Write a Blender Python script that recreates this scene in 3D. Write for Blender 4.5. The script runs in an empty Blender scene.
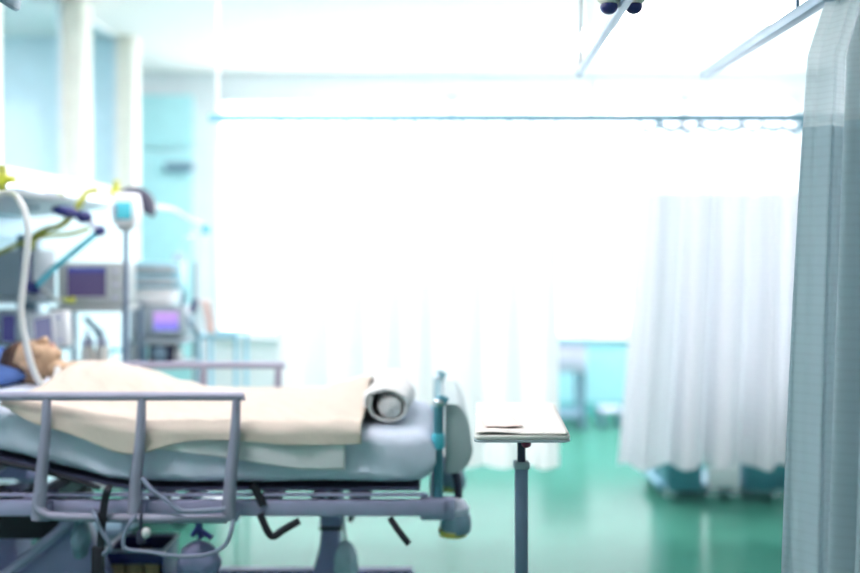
import bpy, bmesh, math, random
from mathutils import Vector, Matrix, noise
random.seed(7)
R = math.radians
SC = bpy.context.scene
COL = SC.collection
H = 1.55            # eye height
FPX = 1000.0        # focal length in pixels
CX, HY = 436.0, 248.0


def at(px, py, Y):
    """point of the place seen at pixel (px,py) standing at distance Y"""
    return Vector(((px - CX) / FPX * Y, Y, H - (py - HY) / FPX * Y))


def xat(px, Y):
    return (px - CX) / FPX * Y


def zat(py, Y):
    return H - (py - HY) / FPX * Y


# ------------------------------------------------------------------ materials
def nodes_of(name):
    m = bpy.data.materials.new(name)
    m.use_nodes = True
    nt = m.node_tree
    return m, nt, nt.nodes['Principled BSDF'], nt.nodes['Material Output']


def mat(name, col, rough=0.5, metal=0.0, var=0.08, scale=9.0, bump=0.0, bscale=60.0, spec=0.5, coat=0.0):
    m, nt, p, out = nodes_of(name)
    tc = nt.nodes.new('ShaderNodeTexCoord')
    n = nt.nodes.new('ShaderNodeTexNoise')
    n.inputs['Scale'].default_value = scale
    n.inputs['Detail'].default_value = 4
    nt.links.new(tc.outputs['Object'], n.inputs['Vector'])
    r = nt.nodes.new('ShaderNodeValToRGB')
    r.color_ramp.elements[0].position = 0.3
    r.color_ramp.elements[1].position = 0.7
    a = [max(0, c * (1 - var)) for c in col]
    b = [min(1, c * (1 + var)) for c in col]
    r.color_ramp.elements[0].color = (*a, 1)
    r.color_ramp.elements[1].color = (*b, 1)
    nt.links.new(n.outputs['Fac'], r.inputs['Fac'])
    nt.links.new(r.outputs['Color'], p.inputs['Base Color'])
    p.inputs['Roughness'].default_value = rough
    p.inputs['Metallic'].default_value = metal
    p.inputs['Specular IOR Level'].default_value = spec
    p.inputs['Coat Weight'].default_value = coat
    if bump:
        n2 = nt.nodes.new('ShaderNodeTexNoise')
        n2.inputs['Scale'].default_value = bscale
        nt.links.new(tc.outputs['Object'], n2.inputs['Vector'])
        bp = nt.nodes.new('ShaderNodeBump')
        bp.inputs['Strength'].default_value = bump
        bp.inputs['Distance'].default_value = 0.01
        nt.links.new(n2.outputs['Fac'], bp.inputs['Height'])
        nt.links.new(bp.outputs['Normal'], p.inputs['Normal'])
    return m


def cloth(name, col, translucent=0.4, see=0.0, stripe=0.0, freq=50.0, tcol=None):
    """woven curtain cloth: diffuse + translucent, optional open mesh, optional woven cross stripes"""
    m, nt, p, out = nodes_of(name)
    nt.nodes.remove(p)
    tc = nt.nodes.new('ShaderNodeTexCoord')
    sep = nt.nodes.new('ShaderNodeSeparateXYZ')
    nt.links.new(tc.outputs['Object'], sep.inputs[0])
    mul = nt.nodes.new('ShaderNodeMath'); mul.operation = 'MULTIPLY'; mul.inputs[1].default_value = freq * 6.283
    nt.links.new(sep.outputs['Z'], mul.inputs[0])
    sn = nt.nodes.new('ShaderNodeMath'); sn.operation = 'SINE'
    nt.links.new(mul.outputs[0], sn.inputs[0])
    mr = nt.nodes.new('ShaderNodeMapRange')
    mr.inputs['From Min'].default_value = 0.2; mr.inputs['From Max'].default_value = 1
    nt.links.new(sn.outputs[0], mr.inputs['Value'])
    mix = nt.nodes.new('ShaderNodeMix'); mix.data_type = 'RGBA'
    mix.inputs['A'].default_value = (*col, 1)
    mix.inputs['B'].default_value = (*[c * (1 - stripe) for c in col], 1)
    nt.links.new(mr.outputs['Result'], mix.inputs['Factor'])
    d = nt.nodes.new('ShaderNodeBsdfDiffuse')
    t = nt.nodes.new('ShaderNodeBsdfTranslucent')
    nt.links.new(mix.outputs['Result'], d.inputs['Color'])
    if tcol:
        t.inputs['Color'].default_value = (*tcol, 1)
    else:
        nt.links.new(mix.outputs['Result'], t.inputs['Color'])
    s = nt.nodes.new('ShaderNodeMixShader'); s.inputs[0].default_value = translucent
    nt.links.new(d.outputs[0], s.inputs[1]); nt.links.new(t.outputs[0], s.inputs[2])
    last = s
    if see:
        tr = nt.nodes.new('ShaderNodeBsdfTransparent')
        s2 = nt.nodes.new('ShaderNodeMixShader'); s2.inputs[0].default_value = see
        nt.links.new(last.outputs[0], s2.inputs[1]); nt.links.new(tr.outputs[0], s2.inputs[2])
        last = s2
    nt.links.new(last.outputs[0], out.inputs['Surface'])
    return m


def emit(name, col, strength, col2=None, axis='Z', lo=0, hi=1):
    m, nt, p, out = nodes_of(name)
    p.inputs['Base Color'].default_value = (0.03, 0.03, 0.05, 1)
    p.inputs['Roughness'].default_value = 0.25
    p.inputs['Emission Strength'].default_value = strength
    if col2:
        tc = nt.nodes.new('ShaderNodeTexCoord')
        sep = nt.nodes.new('ShaderNodeSeparateXYZ')
        nt.links.new(tc.outputs['Generated'], sep.inputs[0])
        mr = nt.nodes.new('ShaderNodeMapRange')
        mr.inputs['From Min'].default_value = lo; mr.inputs['From Max'].default_value = hi
        nt.links.new(sep.outputs[axis], mr.inputs['Value'])
        mix = nt.nodes.new('ShaderNodeMix'); mix.data_type = 'RGBA'
        mix.inputs['A'].default_value = (*col, 1); mix.inputs['B'].default_value = (*col2, 1)
        nt.links.new(mr.outputs['Result'], mix.inputs['Factor'])
        nt.links.new(mix.outputs['Result'], p.inputs['Emission Color'])
    else:
        p.inputs['Emission Color'].default_value = (*col, 1)
    return m


def glass(name, tint=(0.95, 0.98, 1), gloss=0.06):
    m, nt, p, out = nodes_of(name)
    nt.nodes.remove(p)
    t = nt.nodes.new('ShaderNodeBsdfTransparent'); t.inputs[0].default_value = (*tint, 1)
    g = nt.nodes.new('ShaderNodeBsdfGlossy'); g.inputs['Roughness'].default_value = 0.03
    s = nt.nodes.new('ShaderNodeMixShader'); s.inputs[0].default_value = gloss
    nt.links.new(t.outputs[0], s.inputs[1]); nt.links.new(g.outputs[0], s.inputs[2])
    nt.links.new(s.outputs[0], out.inputs['Surface'])
    return m


M = dict(
    wall=mat('wall_paint', (0.88, 0.91, 0.93), 0.7, var=0.02),
    wall_sill=mat('wall_paint_cyan', (0.45, 0.84, 0.92), 0.6, var=0.03),
    annex=mat('annex_paint', (0.76, 0.89, 0.95), 0.7, var=0.03),
    ceil=mat('ceiling_paint', (0.97, 0.93, 0.89), 0.8, var=0.01),
    cream=mat('cream_column_paint', (0.97, 0.93, 0.83), 0.6, var=0.03),
    white=mat('white_paint', (0.88, 0.90, 0.92), 0.45, var=0.02),
    teal=mat('teal_door_paint', (0.52, 0.89, 0.92), 0.45, var=0.03),
    base=mat('teal_baseboard', (0.12, 0.50, 0.50), 0.5, var=0.05),
    slate=mat('slate_plastic', (0.20, 0.32, 0.42), 0.45),
    bedmetal=mat('bed_grey_blue_metal', (0.42, 0.42, 0.62), 0.4, 0.15, var=0.06),
    railmetal=mat('rail_grey_metal', (0.36, 0.36, 0.48), 0.4, 0.15, var=0.06),
    tealmetal=mat('teal_post_metal', (0.10, 0.30, 0.38), 0.3, 0.4),
    chrome=mat('chrome', (0.75, 0.80, 0.84), 0.15, 1.0, var=0.03),
    dark=mat('dark_plastic', (0.035, 0.035, 0.075), 0.5),
    black=mat('black_rubber', (0.012, 0.012, 0.022), 0.6),
    mattress=mat('mattress_sheet', (0.68, 0.76, 0.90), 0.85, var=0.05, bump=0.25, bscale=14),
    greysheet=mat('grey_sheet', (0.72, 0.72, 0.72), 0.9, var=0.06, bump=0.3, bscale=20),
    palesheet=mat('pale_sheet', (0.74, 0.76, 0.78), 0.9, var=0.05, bump=0.3, bscale=20),
    blanket=mat('cream_blanket', (0.72, 0.625, 0.54), 0.95, var=0.03, bump=0.25, bscale=30),
    pillow=mat('blue_pillow', (0.07, 0.15, 0.42), 0.9, var=0.08, bump=0.2, bscale=25),
    board=mat('grey_green_board', (0.46, 0.55, 0.57), 0.5, var=0.04),
    skin=mat('skin', (0.62, 0.42, 0.27), 0.55, var=0.08, scale=25),
    hair=mat('brown_hair', (0.10, 0.05, 0.035), 0.7, var=0.3, scale=60, bump=0.5, bscale=120),
    violet=mat('violet_plastic', (0.34, 0.34, 0.58), 0.4, var=0.05),
    greyp=mat('grey_plastic', (0.42, 0.50, 0.55), 0.45, var=0.05),
    beige=mat('beige_grey_plastic', (0.50, 0.55, 0.55), 0.5, var=0.05),
    lilac=mat('lilac_plastic', (0.62, 0.64, 0.78), 0.4, var=0.04),
    lightblue=mat('light_blue_plastic', (0.40, 0.72, 0.85), 0.4, var=0.05),
    cyan=mat('cyan_plastic', (0.10, 0.62, 0.75), 0.35, var=0.05),
    navy=mat('navy_plastic', (0.02, 0.025, 0.16), 0.4),
    olive=mat('olive_hose', (0.42, 0.45, 0.06), 0.45, var=0.1),
    yellow=mat('yellow_green_plastic', (0.62, 0.64, 0.05), 0.4, var=0.08),
    label=mat('yellow_label', (0.55, 0.52, 0.12), 0.5),
    tube=mat('white_hose', (0.78, 0.80, 0.80), 0.35, var=0.04),
    clear=mat('clear_tubing', (0.26, 0.30, 0.42), 0.3, var=0.05),
    tan=mat('tan_cardboard', (0.42, 0.32, 0.16), 0.8, var=0.2, scale=20),
    paper=mat('cream_paper', (0.90, 0.85, 0.80), 0.8, var=0.02),
    pink=mat('pink_paper', (0.93, 0.76, 0.72), 0.8, var=0.05),
    tabletop=mat('table_top', (0.74, 0.74, 0.70), 0.5, var=0.03),
    poleblue=mat('pole_blue_grey', (0.18, 0.25, 0.36), 0.35, 0.4),
    red=mat('dark_red_plastic', (0.22, 0.02, 0.07), 0.4),
    rail=mat('rail_pale_blue', (0.28, 0.40, 0.50), 0.35, 0.3, var=0.03),
    railblue=mat('rail_blue', (0.10, 0.36, 0.50), 0.4, 0.0, var=0.03),
    fabric_white=cloth('white_curtain_cloth', (0.92, 0.91, 0.90), 0.5),
    fabric_blue=cloth('pale_curtain_cloth', (0.78, 0.80, 0.84), 0.42, stripe=0.05, freq=30),
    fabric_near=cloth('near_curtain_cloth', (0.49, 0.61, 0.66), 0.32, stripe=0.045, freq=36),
    net=cloth('white_net', (0.85, 0.88, 0.9), 0.5, see=0.5),
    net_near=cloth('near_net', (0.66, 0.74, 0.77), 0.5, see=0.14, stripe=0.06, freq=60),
    glass=glass('window_glass'),
    glass_in=glass('partition_glass', (0.90, 0.97, 1.0), 0.02),
    screen_dark=emit('dark_purple_screen', (0.10, 0.07, 0.20), 0.36, (0.06, 0.09, 0.55), 'Z', 0.8, 0.95),
    screen_grey=emit('grey_violet_screen', (0.16, 0.17, 0.30), 0.6),
    screen_lit=emit('lit_violet_screen', (0.22, 0.22, 0.95), 0.55, (0.65, 0.40, 0.95), 'Z', 0.15, 0.7),
    screen_deep=emit('deep_blue_screen', (0.03, 0.03, 0.12), 0.7),
    lamp=emit('ceiling_fill_glow', (1.0, 0.91, 0.93), 11.5),  # glow of the ceiling panels added as fill light
    film=mat('clear_plastic_film', (0.50, 0.66, 0.78), 0.25, var=0.15, scale=16, bump=0.4, bscale=22),
)


def floor_mat():
    m, nt, p, out = nodes_of('green_vinyl_floor')
    tc = nt.nodes.new('ShaderNodeTexCoord')
    n = nt.nodes.new('ShaderNodeTexNoise'); n.inputs['Scale'].default_value = 2.2; n.inputs['Detail'].default_value = 6
    nt.links.new(tc.outputs['Object'], n.inputs['Vector'])
    r = nt.nodes.new('ShaderNodeValToRGB')
    r.color_ramp.elements[0].color = (0.055, 0.235, 0.175, 1)
    r.color_ramp.elements[1].color = (0.08, 0.28, 0.21, 1)
    nt.links.new(n.outputs['Fac'], r.inputs['Fac'])
    nt.links.new(r.outputs['Color'], p.inputs['Base Color'])
    p.inputs['Roughness'].default_value = 0.18
    p.inputs['Specular IOR Level'].default_value = 0.035
    n2 = nt.nodes.new('ShaderNodeTexNoise'); n2.inputs['Scale'].default_value = 3.0
    nt.links.new(tc.outputs['Object'], n2.inputs['Vector'])
    b = nt.nodes.new('ShaderNodeBump'); b.inputs['Strength'].default_value = 0.08; b.inputs['Distance'].default_value = 0.02
    nt.links.new(n2.outputs['Fac'], b.inputs['Height']); nt.links.new(b.outputs['Normal'], p.inputs['Normal'])
    return m


M['floor'] = floor_mat()
M['lips'] = mat('lips', (0.50, 0.24, 0.20), 0.5)
M['wall_cyan'] = mat('wall_paint_pale_cyan', (0.68, 0.87, 0.92), 0.7, var=0.02)
M['platform'] = mat('dark_violet_platform', (0.06, 0.06, 0.12), 0.5)
M['railpale'] = mat('rail_pale_cyan', (0.22, 0.50, 0.64), 0.4, var=0.03)


# ------------------------------------------------------------------ mesh builder
class B:
    def __init__(self):
        self.bm = bmesh.new()

    def _merge(self, tmp):
        me = bpy.data.meshes.new('tmp')
        tmp.to_mesh(me); tmp.free()
        self.bm.from_mesh(me)
        bpy.data.meshes.remove(me)
        return self

    def box(self, c, s, bevel=0.0, rot=None, seg=2):
        t = bmesh.new()
        mx = Matrix.Translation(Vector(c)) @ (rot.to_4x4() if rot else Matrix.Identity(4)) @ Matrix.Diagonal((*s, 1))
        bmesh.ops.create_cube(t, size=1, matrix=mx)
        if bevel:
            bmesh.ops.bevel(t, geom=t.edges[:], offset=min(bevel, min(s) * 0.48), segments=seg, affect='EDGES', profile=0.5)
        return self._merge(t)

    def span(self, x0, x1, y0, y1, z0, z1, bevel=0.0):
        return self.box(((x0 + x1) / 2, (y0 + y1) / 2, (z0 + z1) / 2), (abs(x1 - x0), abs(y1 - y0), abs(z1 - z0)), bevel)

    def tube(self, pts, r, seg=10, smooth=6, closed=False, flat=1.0):
        pts = [Vector(p) for p in pts]
        if smooth and len(pts) > 2:
            q = []
            n = len(pts)
            for i in range(n - 1):
                p0 = pts[max(i - 1, 0)]; p1 = pts[i]; p2 = pts[i + 1]; p3 = pts[min(i + 2, n - 1)]
                for k in range(smooth):
                    t = k / smooth
                    q.append(0.5 * ((2 * p1) + (p2 - p0) * t + (2 * p0 - 5 * p1 + 4 * p2 - p3) * t * t + (3 * p1 - p0 - 3 * p2 + p3) * t ** 3))
            q.append(pts[-1])
            pts = q
        n = len(pts)
        rs = r if isinstance(r, (list, tuple)) else None
        t0 = (pts[1] - pts[0]).normalized()
        up = Vector((0, 0, 1)) if abs(t0.z) < 0.9 else Vector((1, 0, 0))
        u = t0.cross(up).normalized()
        rings = []
        for i, p in enumerate(pts):
            t = (pts[min(i + 1, n - 1)] - pts[max(i - 1, 0)]).normalized()
            u = (u - t * u.dot(t)).normalized()
            v = t.cross(u)
            rad = r if rs is None else rs[0] + (rs[1] - rs[0]) * i / (n - 1)
            rings.append([self.bm.verts.new(p + (u * math.cos(a) + v * math.sin(a) * flat) * rad)
                          for a in (2 * math.pi * k / seg for k in range(seg))])
        for a, b in zip(rings, rings[1:]):
            for k in range(seg):
                self.bm.faces.new((a[k], a[(k + 1) % seg], b[(k + 1) % seg], b[k]))
        self.bm.faces.new(list(reversed(rings[0]))); self.bm.faces.new(rings[-1])
        return self

    def bar(self, a, b, r, r1=None, seg=12):
        return self.tube([a, b], r if r1 is None else (r, r1), seg, 0)

    def ball(self, c, s, seg=20, rings=12, rot=None):
        t = bmesh.new()
        s = s if isinstance(s, (tuple, list)) else (s, s, s)
        mx = Matrix.Translation(Vector(c)) @ (rot.to_4x4() if rot else Matrix.Identity(4)) @ Matrix.Diagonal((*s, 1))
        bmesh.ops.create_uvsphere(t, u_segments=seg, v_segments=rings, radius=1, matrix=mx)
        return self._merge(t)

    def lathe(self, c, prof, seg=24, rot=None):
        c = Vector(c)
        rings = []
        for r, z in prof:
            ring = []
            for k in range(seg):
                a = 2 * math.pi * k / seg
                p = Vector((max(r, 1e-4) * math.cos(a), max(r, 1e-4) * math.sin(a), z))
                if rot:
                    p = rot @ p
                ring.append(self.bm.verts.new(c + p))
            rings.append(ring)
        for a, b in zip(rings, rings[1:]):
            for k in range(seg):
                self.bm.faces.new((a[k], a[(k + 1) % seg], b[(k + 1) % seg], b[k]))
        self.bm.faces.new(list(reversed(rings[0]))); self.bm.faces.new(rings[-1])
        return self

    def prism(self, poly, d0, d1, axis='Y', bevel=0.0):
        """2-D outline extruded along an axis; poly in (X,Z) for Y, (Y,Z) for X, (X,Y) for Z"""
        t = bmesh.new()
        def mk(p, d):
            return {'Y': (p[0], d, p[1]), 'X': (d, p[0], p[1]), 'Z': (p[0], p[1], d)}[axis]
        a = [t.verts.new(mk(p, d0)) for p in poly]
        b = [t.verts.new(mk(p, d1)) for p in poly]
        n = len(poly)
        t.faces.new(a); t.faces.new(list(reversed(b)))
        for k in range(n):
            t.faces.new((a[k], b[k], b[(k + 1) % n], a[(k + 1) % n]))
        bmesh.ops.recalc_face_normals(t, faces=t.faces[:])
        if bevel:
            bmesh.ops.bevel(t, geom=[e for e in t.edges if e.calc_face_angle(0) > 0.6], offset=bevel, segments=2, affect='EDGES', profile=0.5)
        return self._merge(t)

    def grid(self, f, nu, nv):
        g = [[self.bm.verts.new(f(i / nu, j / nv)) for j in range(nv + 1)] for i in range(nu + 1)]
        for i in range(nu):
            for j in range(nv):
                self.bm.faces.new((g[i][j], g[i + 1][j], g[i + 1][j + 1], g[i][j + 1]))
        return self


ORG = {}


def _mesh(name, b, m, org, fix=True):
    bm = b.bm
    bmesh.ops.translate(bm, verts=bm.verts, vec=-org)
    if fix:
        bmesh.ops.recalc_face_normals(bm, faces=bm.faces[:])
    me = bpy.data.meshes.new(name)
    bm.to_mesh(me); bm.free()
    me.materials.append(m)
    me.shade_smooth()
    me.set_sharp_from_angle(angle=R(38))
    o = bpy.data.objects.new(name, me)
    COL.objects.link(o)
    return o


def thing(name, label, cat, loc=(0, 0, 0), group=None):
    o = bpy.data.objects.new(name, None)
    o.empty_display_size = 0.1
    COL.objects.link(o)
    o.location = loc
    o['label'] = label; o['category'] = cat
    if group:
        o['group'] = group
    ORG[o.name] = Vector(loc)
    return o


def part(parent, name, b, m, label=None, stuff=False):
    org = ORG[parent.name]
    o = _mesh(name, b, m, org)
    o.parent = parent
    ORG[o.name] = org
    if label:
        o['label'] = label
    if stuff:
        o['kind'] = 'stuff'
    return o


def solo(name, b, m, label, cat, group=None):
    xs = [v.co for v in b.bm.verts]
    lo = Vector([min(v[i] for v in xs) for i in range(3)]); hi = Vector([max(v[i] for v in xs) for i in range(3)])
    org = Vector(((lo.x + hi.x) / 2, (lo.y + hi.y) / 2, lo.z))
    o = _mesh(name, b, m, org)
    o.location = org
    ORG[o.name] = org
    o['label'] = label; o['category'] = cat
    if group:
        o['group'] = group
    return o


def struct(name, b, m, parent=None):
    org = ORG[parent.name] if parent else Vector((0, 0, 0))
    o = _mesh(name, b, m, org)
    ORG[o.name] = org
    if parent:
        o.parent = parent
    else:
        o['kind'] = 'structure'
    return o


def dup(root, shift, label, group=None):
    r = root.copy(); COL.objects.link(r)
    r.location = Vector(root.location) + Vector(shift)
    r['label'] = label
    if group:
        r['group'] = group
    for ch in list(root.children):
        c = ch.copy(); COL.objects.link(c); c.parent = r
        for g in ch.children:
            d = g.copy(); COL.objects.link(d); d.parent = c
    return r


def RX(a): return Matrix.Rotation(R(a), 3, 'X')
def RY(a): return Matrix.Rotation(R(a), 3, 'Y')
def RZ(a): return Matrix.Rotation(R(a), 3, 'Z')


def caster(parent, p, r=0.05, m='dark'):
    p = Vector(p)
    f = part(parent, 'caster', B().box((p.x, p.y, 2 * r + 0.012), (0.05, 0.05, 0.03), 0.008)
             .box((p.x, p.y - 0.022, r * 1.4), (0.03, 0.006, r * 1.3)).box((p.x, p.y + 0.022, r * 1.4), (0.03, 0.006, r * 1.3)), M['chrome'])
    part(f, 'wheel', B().lathe((p.x, p.y, r), [(r * 0.6, -0.016), (r, -0.012), (r, 0.012), (r * 0.6, 0.016)], 20, RX(90)), M[m])
    return f


# ================================================================== the room
XL, XR, YB, YN, ZC = -2.35, 3.6, 9.4, -1.6, 3.2
struct('floor', B().span(-6.2, 3.75, YN - 0.1, YB + 0.2, -0.12, 0.0), M['floor'])
struct('ceiling', B().span(-6.2, 3.75, YN - 0.1, YB + 0.2, ZC, ZC + 0.12), M['ceil'])
SILL = 1.86
struct('wall_left', B().span(XL - 0.147, XL, YN, 3.0, 0, ZC).span(XL - 0.147, XL, 3.0, 7.94, 0, SILL), M['wall_cyan'])
CT = 0.165
for k, (y0, y1) in enumerate(((6.64, 6.83), (7.78, 7.94), (5.23, 5.42))):
    struct('trim_%d' % (k + 1), B().span(XL - CT, XL, y0, y1, SILL, ZC, 0.004), M['cream'])
for k, (y0, y1) in enumerate(((5.42, 6.64), (6.83, 7.78), (3.0, 5.23))):
    fx = XL - CT + 0.022
    w = struct('window_%d' % (k + 1), B().span(fx - 0.02, fx + 0.02, y0, y1, SILL, SILL + 0.03).span(fx - 0.02, fx + 0.02, y0, y1, ZC - 0.03, ZC)
               .span(fx - 0.02, fx + 0.02, y0, y0 + 0.02, SILL, ZC).span(fx - 0.02, fx + 0.02, y1 - 0.02, y1, SILL, ZC), M['white'])
    struct('window_pane', B().span(fx - 0.004, fx + 0.004, y0 + 0.02, y1 - 0.02, SILL + 0.03, ZC - 0.03), M['glass_in'], w)
# the room seen through the partition glass
struct('wall_annex_back', B().span(-6.0, XL - 0.147, 7.79, 7.89, 0, ZC), M['annex'])
struct('wall_annex_left', B().span(-6.1, -6.0, YN, 7.89, 0, ZC), M['annex'])
struct('wall_annex_near', B().span(-6.1, XL - 0.12, YN - 0.1, YN, 0, ZC), M['annex'])
# alcove at the far left and back wall with its windows
struct('wall_alcove_left', B().span(-4.1, -4.0, 7.89, YB, 0, ZC), M['wall'])
W0, W1, WZ0, WZ1 = -2.05, 3.4, 0.69, 2.98
struct('wall_back', B().span(-4.1, W0, YB, YB + 0.15, 0, ZC).span(W0, W1, YB, YB + 0.15, WZ1, ZC).span(W1, XR + 0.1, YB, YB + 0.15, 0, ZC), M['wall'])
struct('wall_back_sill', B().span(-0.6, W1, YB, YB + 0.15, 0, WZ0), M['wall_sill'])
struct('wall_back_left_glare', B().span(W0, -0.6, YB, YB + 0.15, 0, WZ0), M['wall'])  # cyan sill wall turned white here, window glare put into its colour
struct('trim_4', B().span(W0, W1, YB - 0.05, YB + 0.05, WZ0, WZ0 + 0.03, 0.006), M['white'])
struct('baseboard_back', B().span(W0, XR, YB - 0.015, YB, 0, 0.10), M['base'])
struct('baseboard_left', B().span(XL, XL + 0.015, YN, 7.94, 0, 0.10), M['base'])
WX = (W0, 0.15, 2.35, W1)
for k in range(3):
    a, b = WX[k], WX[k + 1]
    w = struct('window_%d' % (k + 4), B().span(a, a + 0.03, YB + 0.04, YB + 0.1, WZ0 + 0.03, WZ1).span(b - 0.03, b, YB + 0.04, YB + 0.1, WZ0 + 0.03, WZ1)
               .span(a, b, YB + 0.04, YB + 0.1, WZ0 + 0.03, WZ0 + 0.09).span(a, b, YB + 0.04, YB + 0.1, WZ1 - 0.06, WZ1), M['white'])
    struct('window_pane', B().span(a + 0.05, b - 0.05, YB + 0.066, YB + 0.072, WZ0 + 0.09, WZ1 - 0.06), M['glass'], w)
struct('wall_right', B().span(XR, XR + 0.1, YN, YB, 0, ZC), M['wall'])
struct('wall_near', B().span(-2.47, XR + 0.1, YN - 0.1, YN, 0, ZC), M['wall'])
# teal door with transom in the alcove
d = struct('door_1', B().span(-3.15, -2.28, YB - 0.05, YB, 0.0, 2.46, 0.005).span(-3.15, -2.28, YB - 0.05, YB, 2.48, 2.98, 0.005), M['teal'])
struct('door_closer', B().span(-2.52, -2.26, YB - 0.12, YB - 0.05, zat(172, YB), zat(163, YB), 0.01), M['slate'], d)
struct('door_handle', B().bar((-2.36, YB - 0.09, 1.05), (-2.48, YB - 0.09, 1.05), 0.012).bar((-2.36, YB - 0.09, 1.05), (-2.36, YB - 0.05, 1.05), 0.015), M['chrome'], d)

# glowing ceiling panels added as fill to brighten the ward and annex
def ceiling_fill(x, y, label):
    t = thing('ceiling_fill', label, 'fill light', (x, y, ZC - 0.012), 'added fill panels')
    part(t, 'frame', B().span(x - 0.62, x + 0.62, y - 0.32, y - 0.295, ZC - 0.008, ZC).span(x - 0.62, x + 0.62, y + 0.295, y + 0.32, ZC - 0.008, ZC)
         .span(x - 0.62, x - 0.595, y - 0.295, y + 0.295, ZC - 0.008, ZC).span(x + 0.595, x + 0.62, y - 0.295, y + 0.295, ZC - 0.008, ZC), M['white'])
    part(t, 'diffuser', B().span(x - 0.595, x + 0.595, y - 0.295, y + 0.295, ZC - 0.012, ZC - 0.002), M['lamp'])
    return t


cl = ceiling_fill(-0.5, 7.9, 'added glowing ceiling fill panel at top centre left, near the windows')
for (x, y, lab) in ((1.7, 7.9, 'added glowing ceiling fill panel at top right, above the right bay'),
                    (-0.9, 4.6, 'added ceiling fill panel above the patient bed'),
                    (1.9, 6.9, 'added ceiling fill panel above the bay behind the right curtain'),
                    (-1.7, 2.4, 'added ceiling fill panel nearest the viewer, on the left'),
                    (-4.0, 3.4, 'added ceiling fill panel deeper in the room behind the partition glass'),
                    (-4.4, 6.3, 'added ceiling fill panel at the far end of the room behind the partition glass'),
                    (-4.0, 5.0, 'added ceiling fill panel in the room behind the partition glass')):
    dup(cl, (x + 0.5, y - 7.9, 0), lab, 'added fill panels')

# ================================================================== curtains and rails
ZR = 2.265


def fold(s, n, ph=0.0, seed=0):
    w = 0.35 * noise.noise((s * 5.0, seed * 3.1, 0.5))
    return math.sin(2 * math.pi * (n * s + w) + ph) + 0.2 * math.sin(2 * math.pi * (n * 2.3 * s + w) + 1.3 + ph)


def curtain(label, path, z0, z1, zs, mcloth, mnet, loc, nu=220, nz=46, hooks=10, hemwave=0.012, seed=1):
    t = thing('privacy_curtain', label, 'curtain', loc)
    def surf(za, zb):
        def f(u, v):
            z = za + (zb - za) * v
            q = path(u, (z - z0) / (z1 - z0))
            zz = z
            if za == z0:
                zz += (1 - v) * hemwave * noise.noise((u * 9, seed, 0))
            if zb == z1:
                zz -= v * 0.02 * (0.5 - 0.5 * math.cos(2 * math.pi * u * hooks))
            return Vector((q[0], q[1], zz))
        return f
    part(t, 'drape', B().grid(surf(z0, zs), nu, nz), mcloth)
    part(t, 'net_band', B().grid(surf(zs, z1), nu, 14), mnet, 'white open net band along the top')
    for k in range(hooks + 1):
        q = path(min(1, k / hooks), 1.0)
        part(t, 'hook', B().tube([(q[0], q[1], z1 - 0.012), (q[0], q[1], z1 + 0.012)], 0.006, 8, 0), M['rail'])
    part(t, 'heading_tape', B().grid(lambda u, v: Vector((path(u, 1.0)[0] , path(u, 1.0)[1] - 0.003, z1 - 0.035 - 0.02 * (0.5 - 0.5 * math.cos(2 * math.pi * u * hooks)) + 0.035 * v)), nu, 2), M['railblue'] if seed == 5 else mnet)
    return t


def p_mid(s, h):
    x = -0.87 + (0.655 + 0.87) * s + 0.03 * (1 - h) * (s - 0.5)
    return (x + 0.012 * fold(s, 7.2, 1.0, 2), 5.5 + (0.018 + 0.03 * (1 - h)) * fold(s, 7.2, 0.2, 2))


def p_right(s, h):
    xl = 1.115 - 0.12 * (1 - h) ** 1.3
    x = xl + (2.25 - xl) * s
    return (x + 0.015 * fold(s, 5.6, 1.0, 5), 5.5 + (0.045 + 0.05 * (1 - h)) * fold(s, 5.6, 0.6, 5))


def p_near(s, h):
    # bunched end of a curtain: first a broad frontal fold, then deep folds toward the viewer
    k = 1 - h
    a = 0.75
    xl = 1.068 - 0.105 * k ** 0.85
    xl += 0.05 * max(0.0, (h - 0.90) / 0.10)
    wd = 0.22 + 0.10 * k
    if s < 0.45:
        u = s / 0.45
        x = xl + wd * u
        y = 2.82 - 0.03 * u + (0.020 + 0.014 * k) * math.sin(2 * math.pi * (2.6 * u + 0.12 * math.sin(3 * h))) + 0.008 * math.sin(2 * math.pi * 6.1 * u + 2 * h)
    else:
        u = (s - 0.45) / 0.55
        mid = xl + 0.62 * wd
        x = mid + (xl + wd - mid) * math.cos(2 * math.pi * 3.5 * u)
        y = 2.79 + (0.020 + 0.014 * k) * math.sin(2 * math.pi * 2.6) * (1 - u) - 0.62 * u
    return (x, y)


curtain('long white translucent curtain behind the bed, in front of the windows', p_mid, 0.345, ZR - 0.03, 1.87, M['fabric_white'], M['net'], (-0.1, 5.5, 0.345), 240, hooks=12, seed=2)
curtain('pale blue-white curtain with net top hanging at right over the green floor', p_right, 0.345, ZR - 0.03, 1.858, M['fabric_blue'], M['net'], (1.6, 5.5, 0.345), 220, hooks=10, seed=5)
curtain('grey-blue curtain hanging closest to the viewer along the right edge', p_near, 0.30, ZR + 0.03, 1.893, M['fabric_near'], M['net_near'], (1.1, 2.6, 0.30), 260, 60, hooks=9, seed=3)

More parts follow.
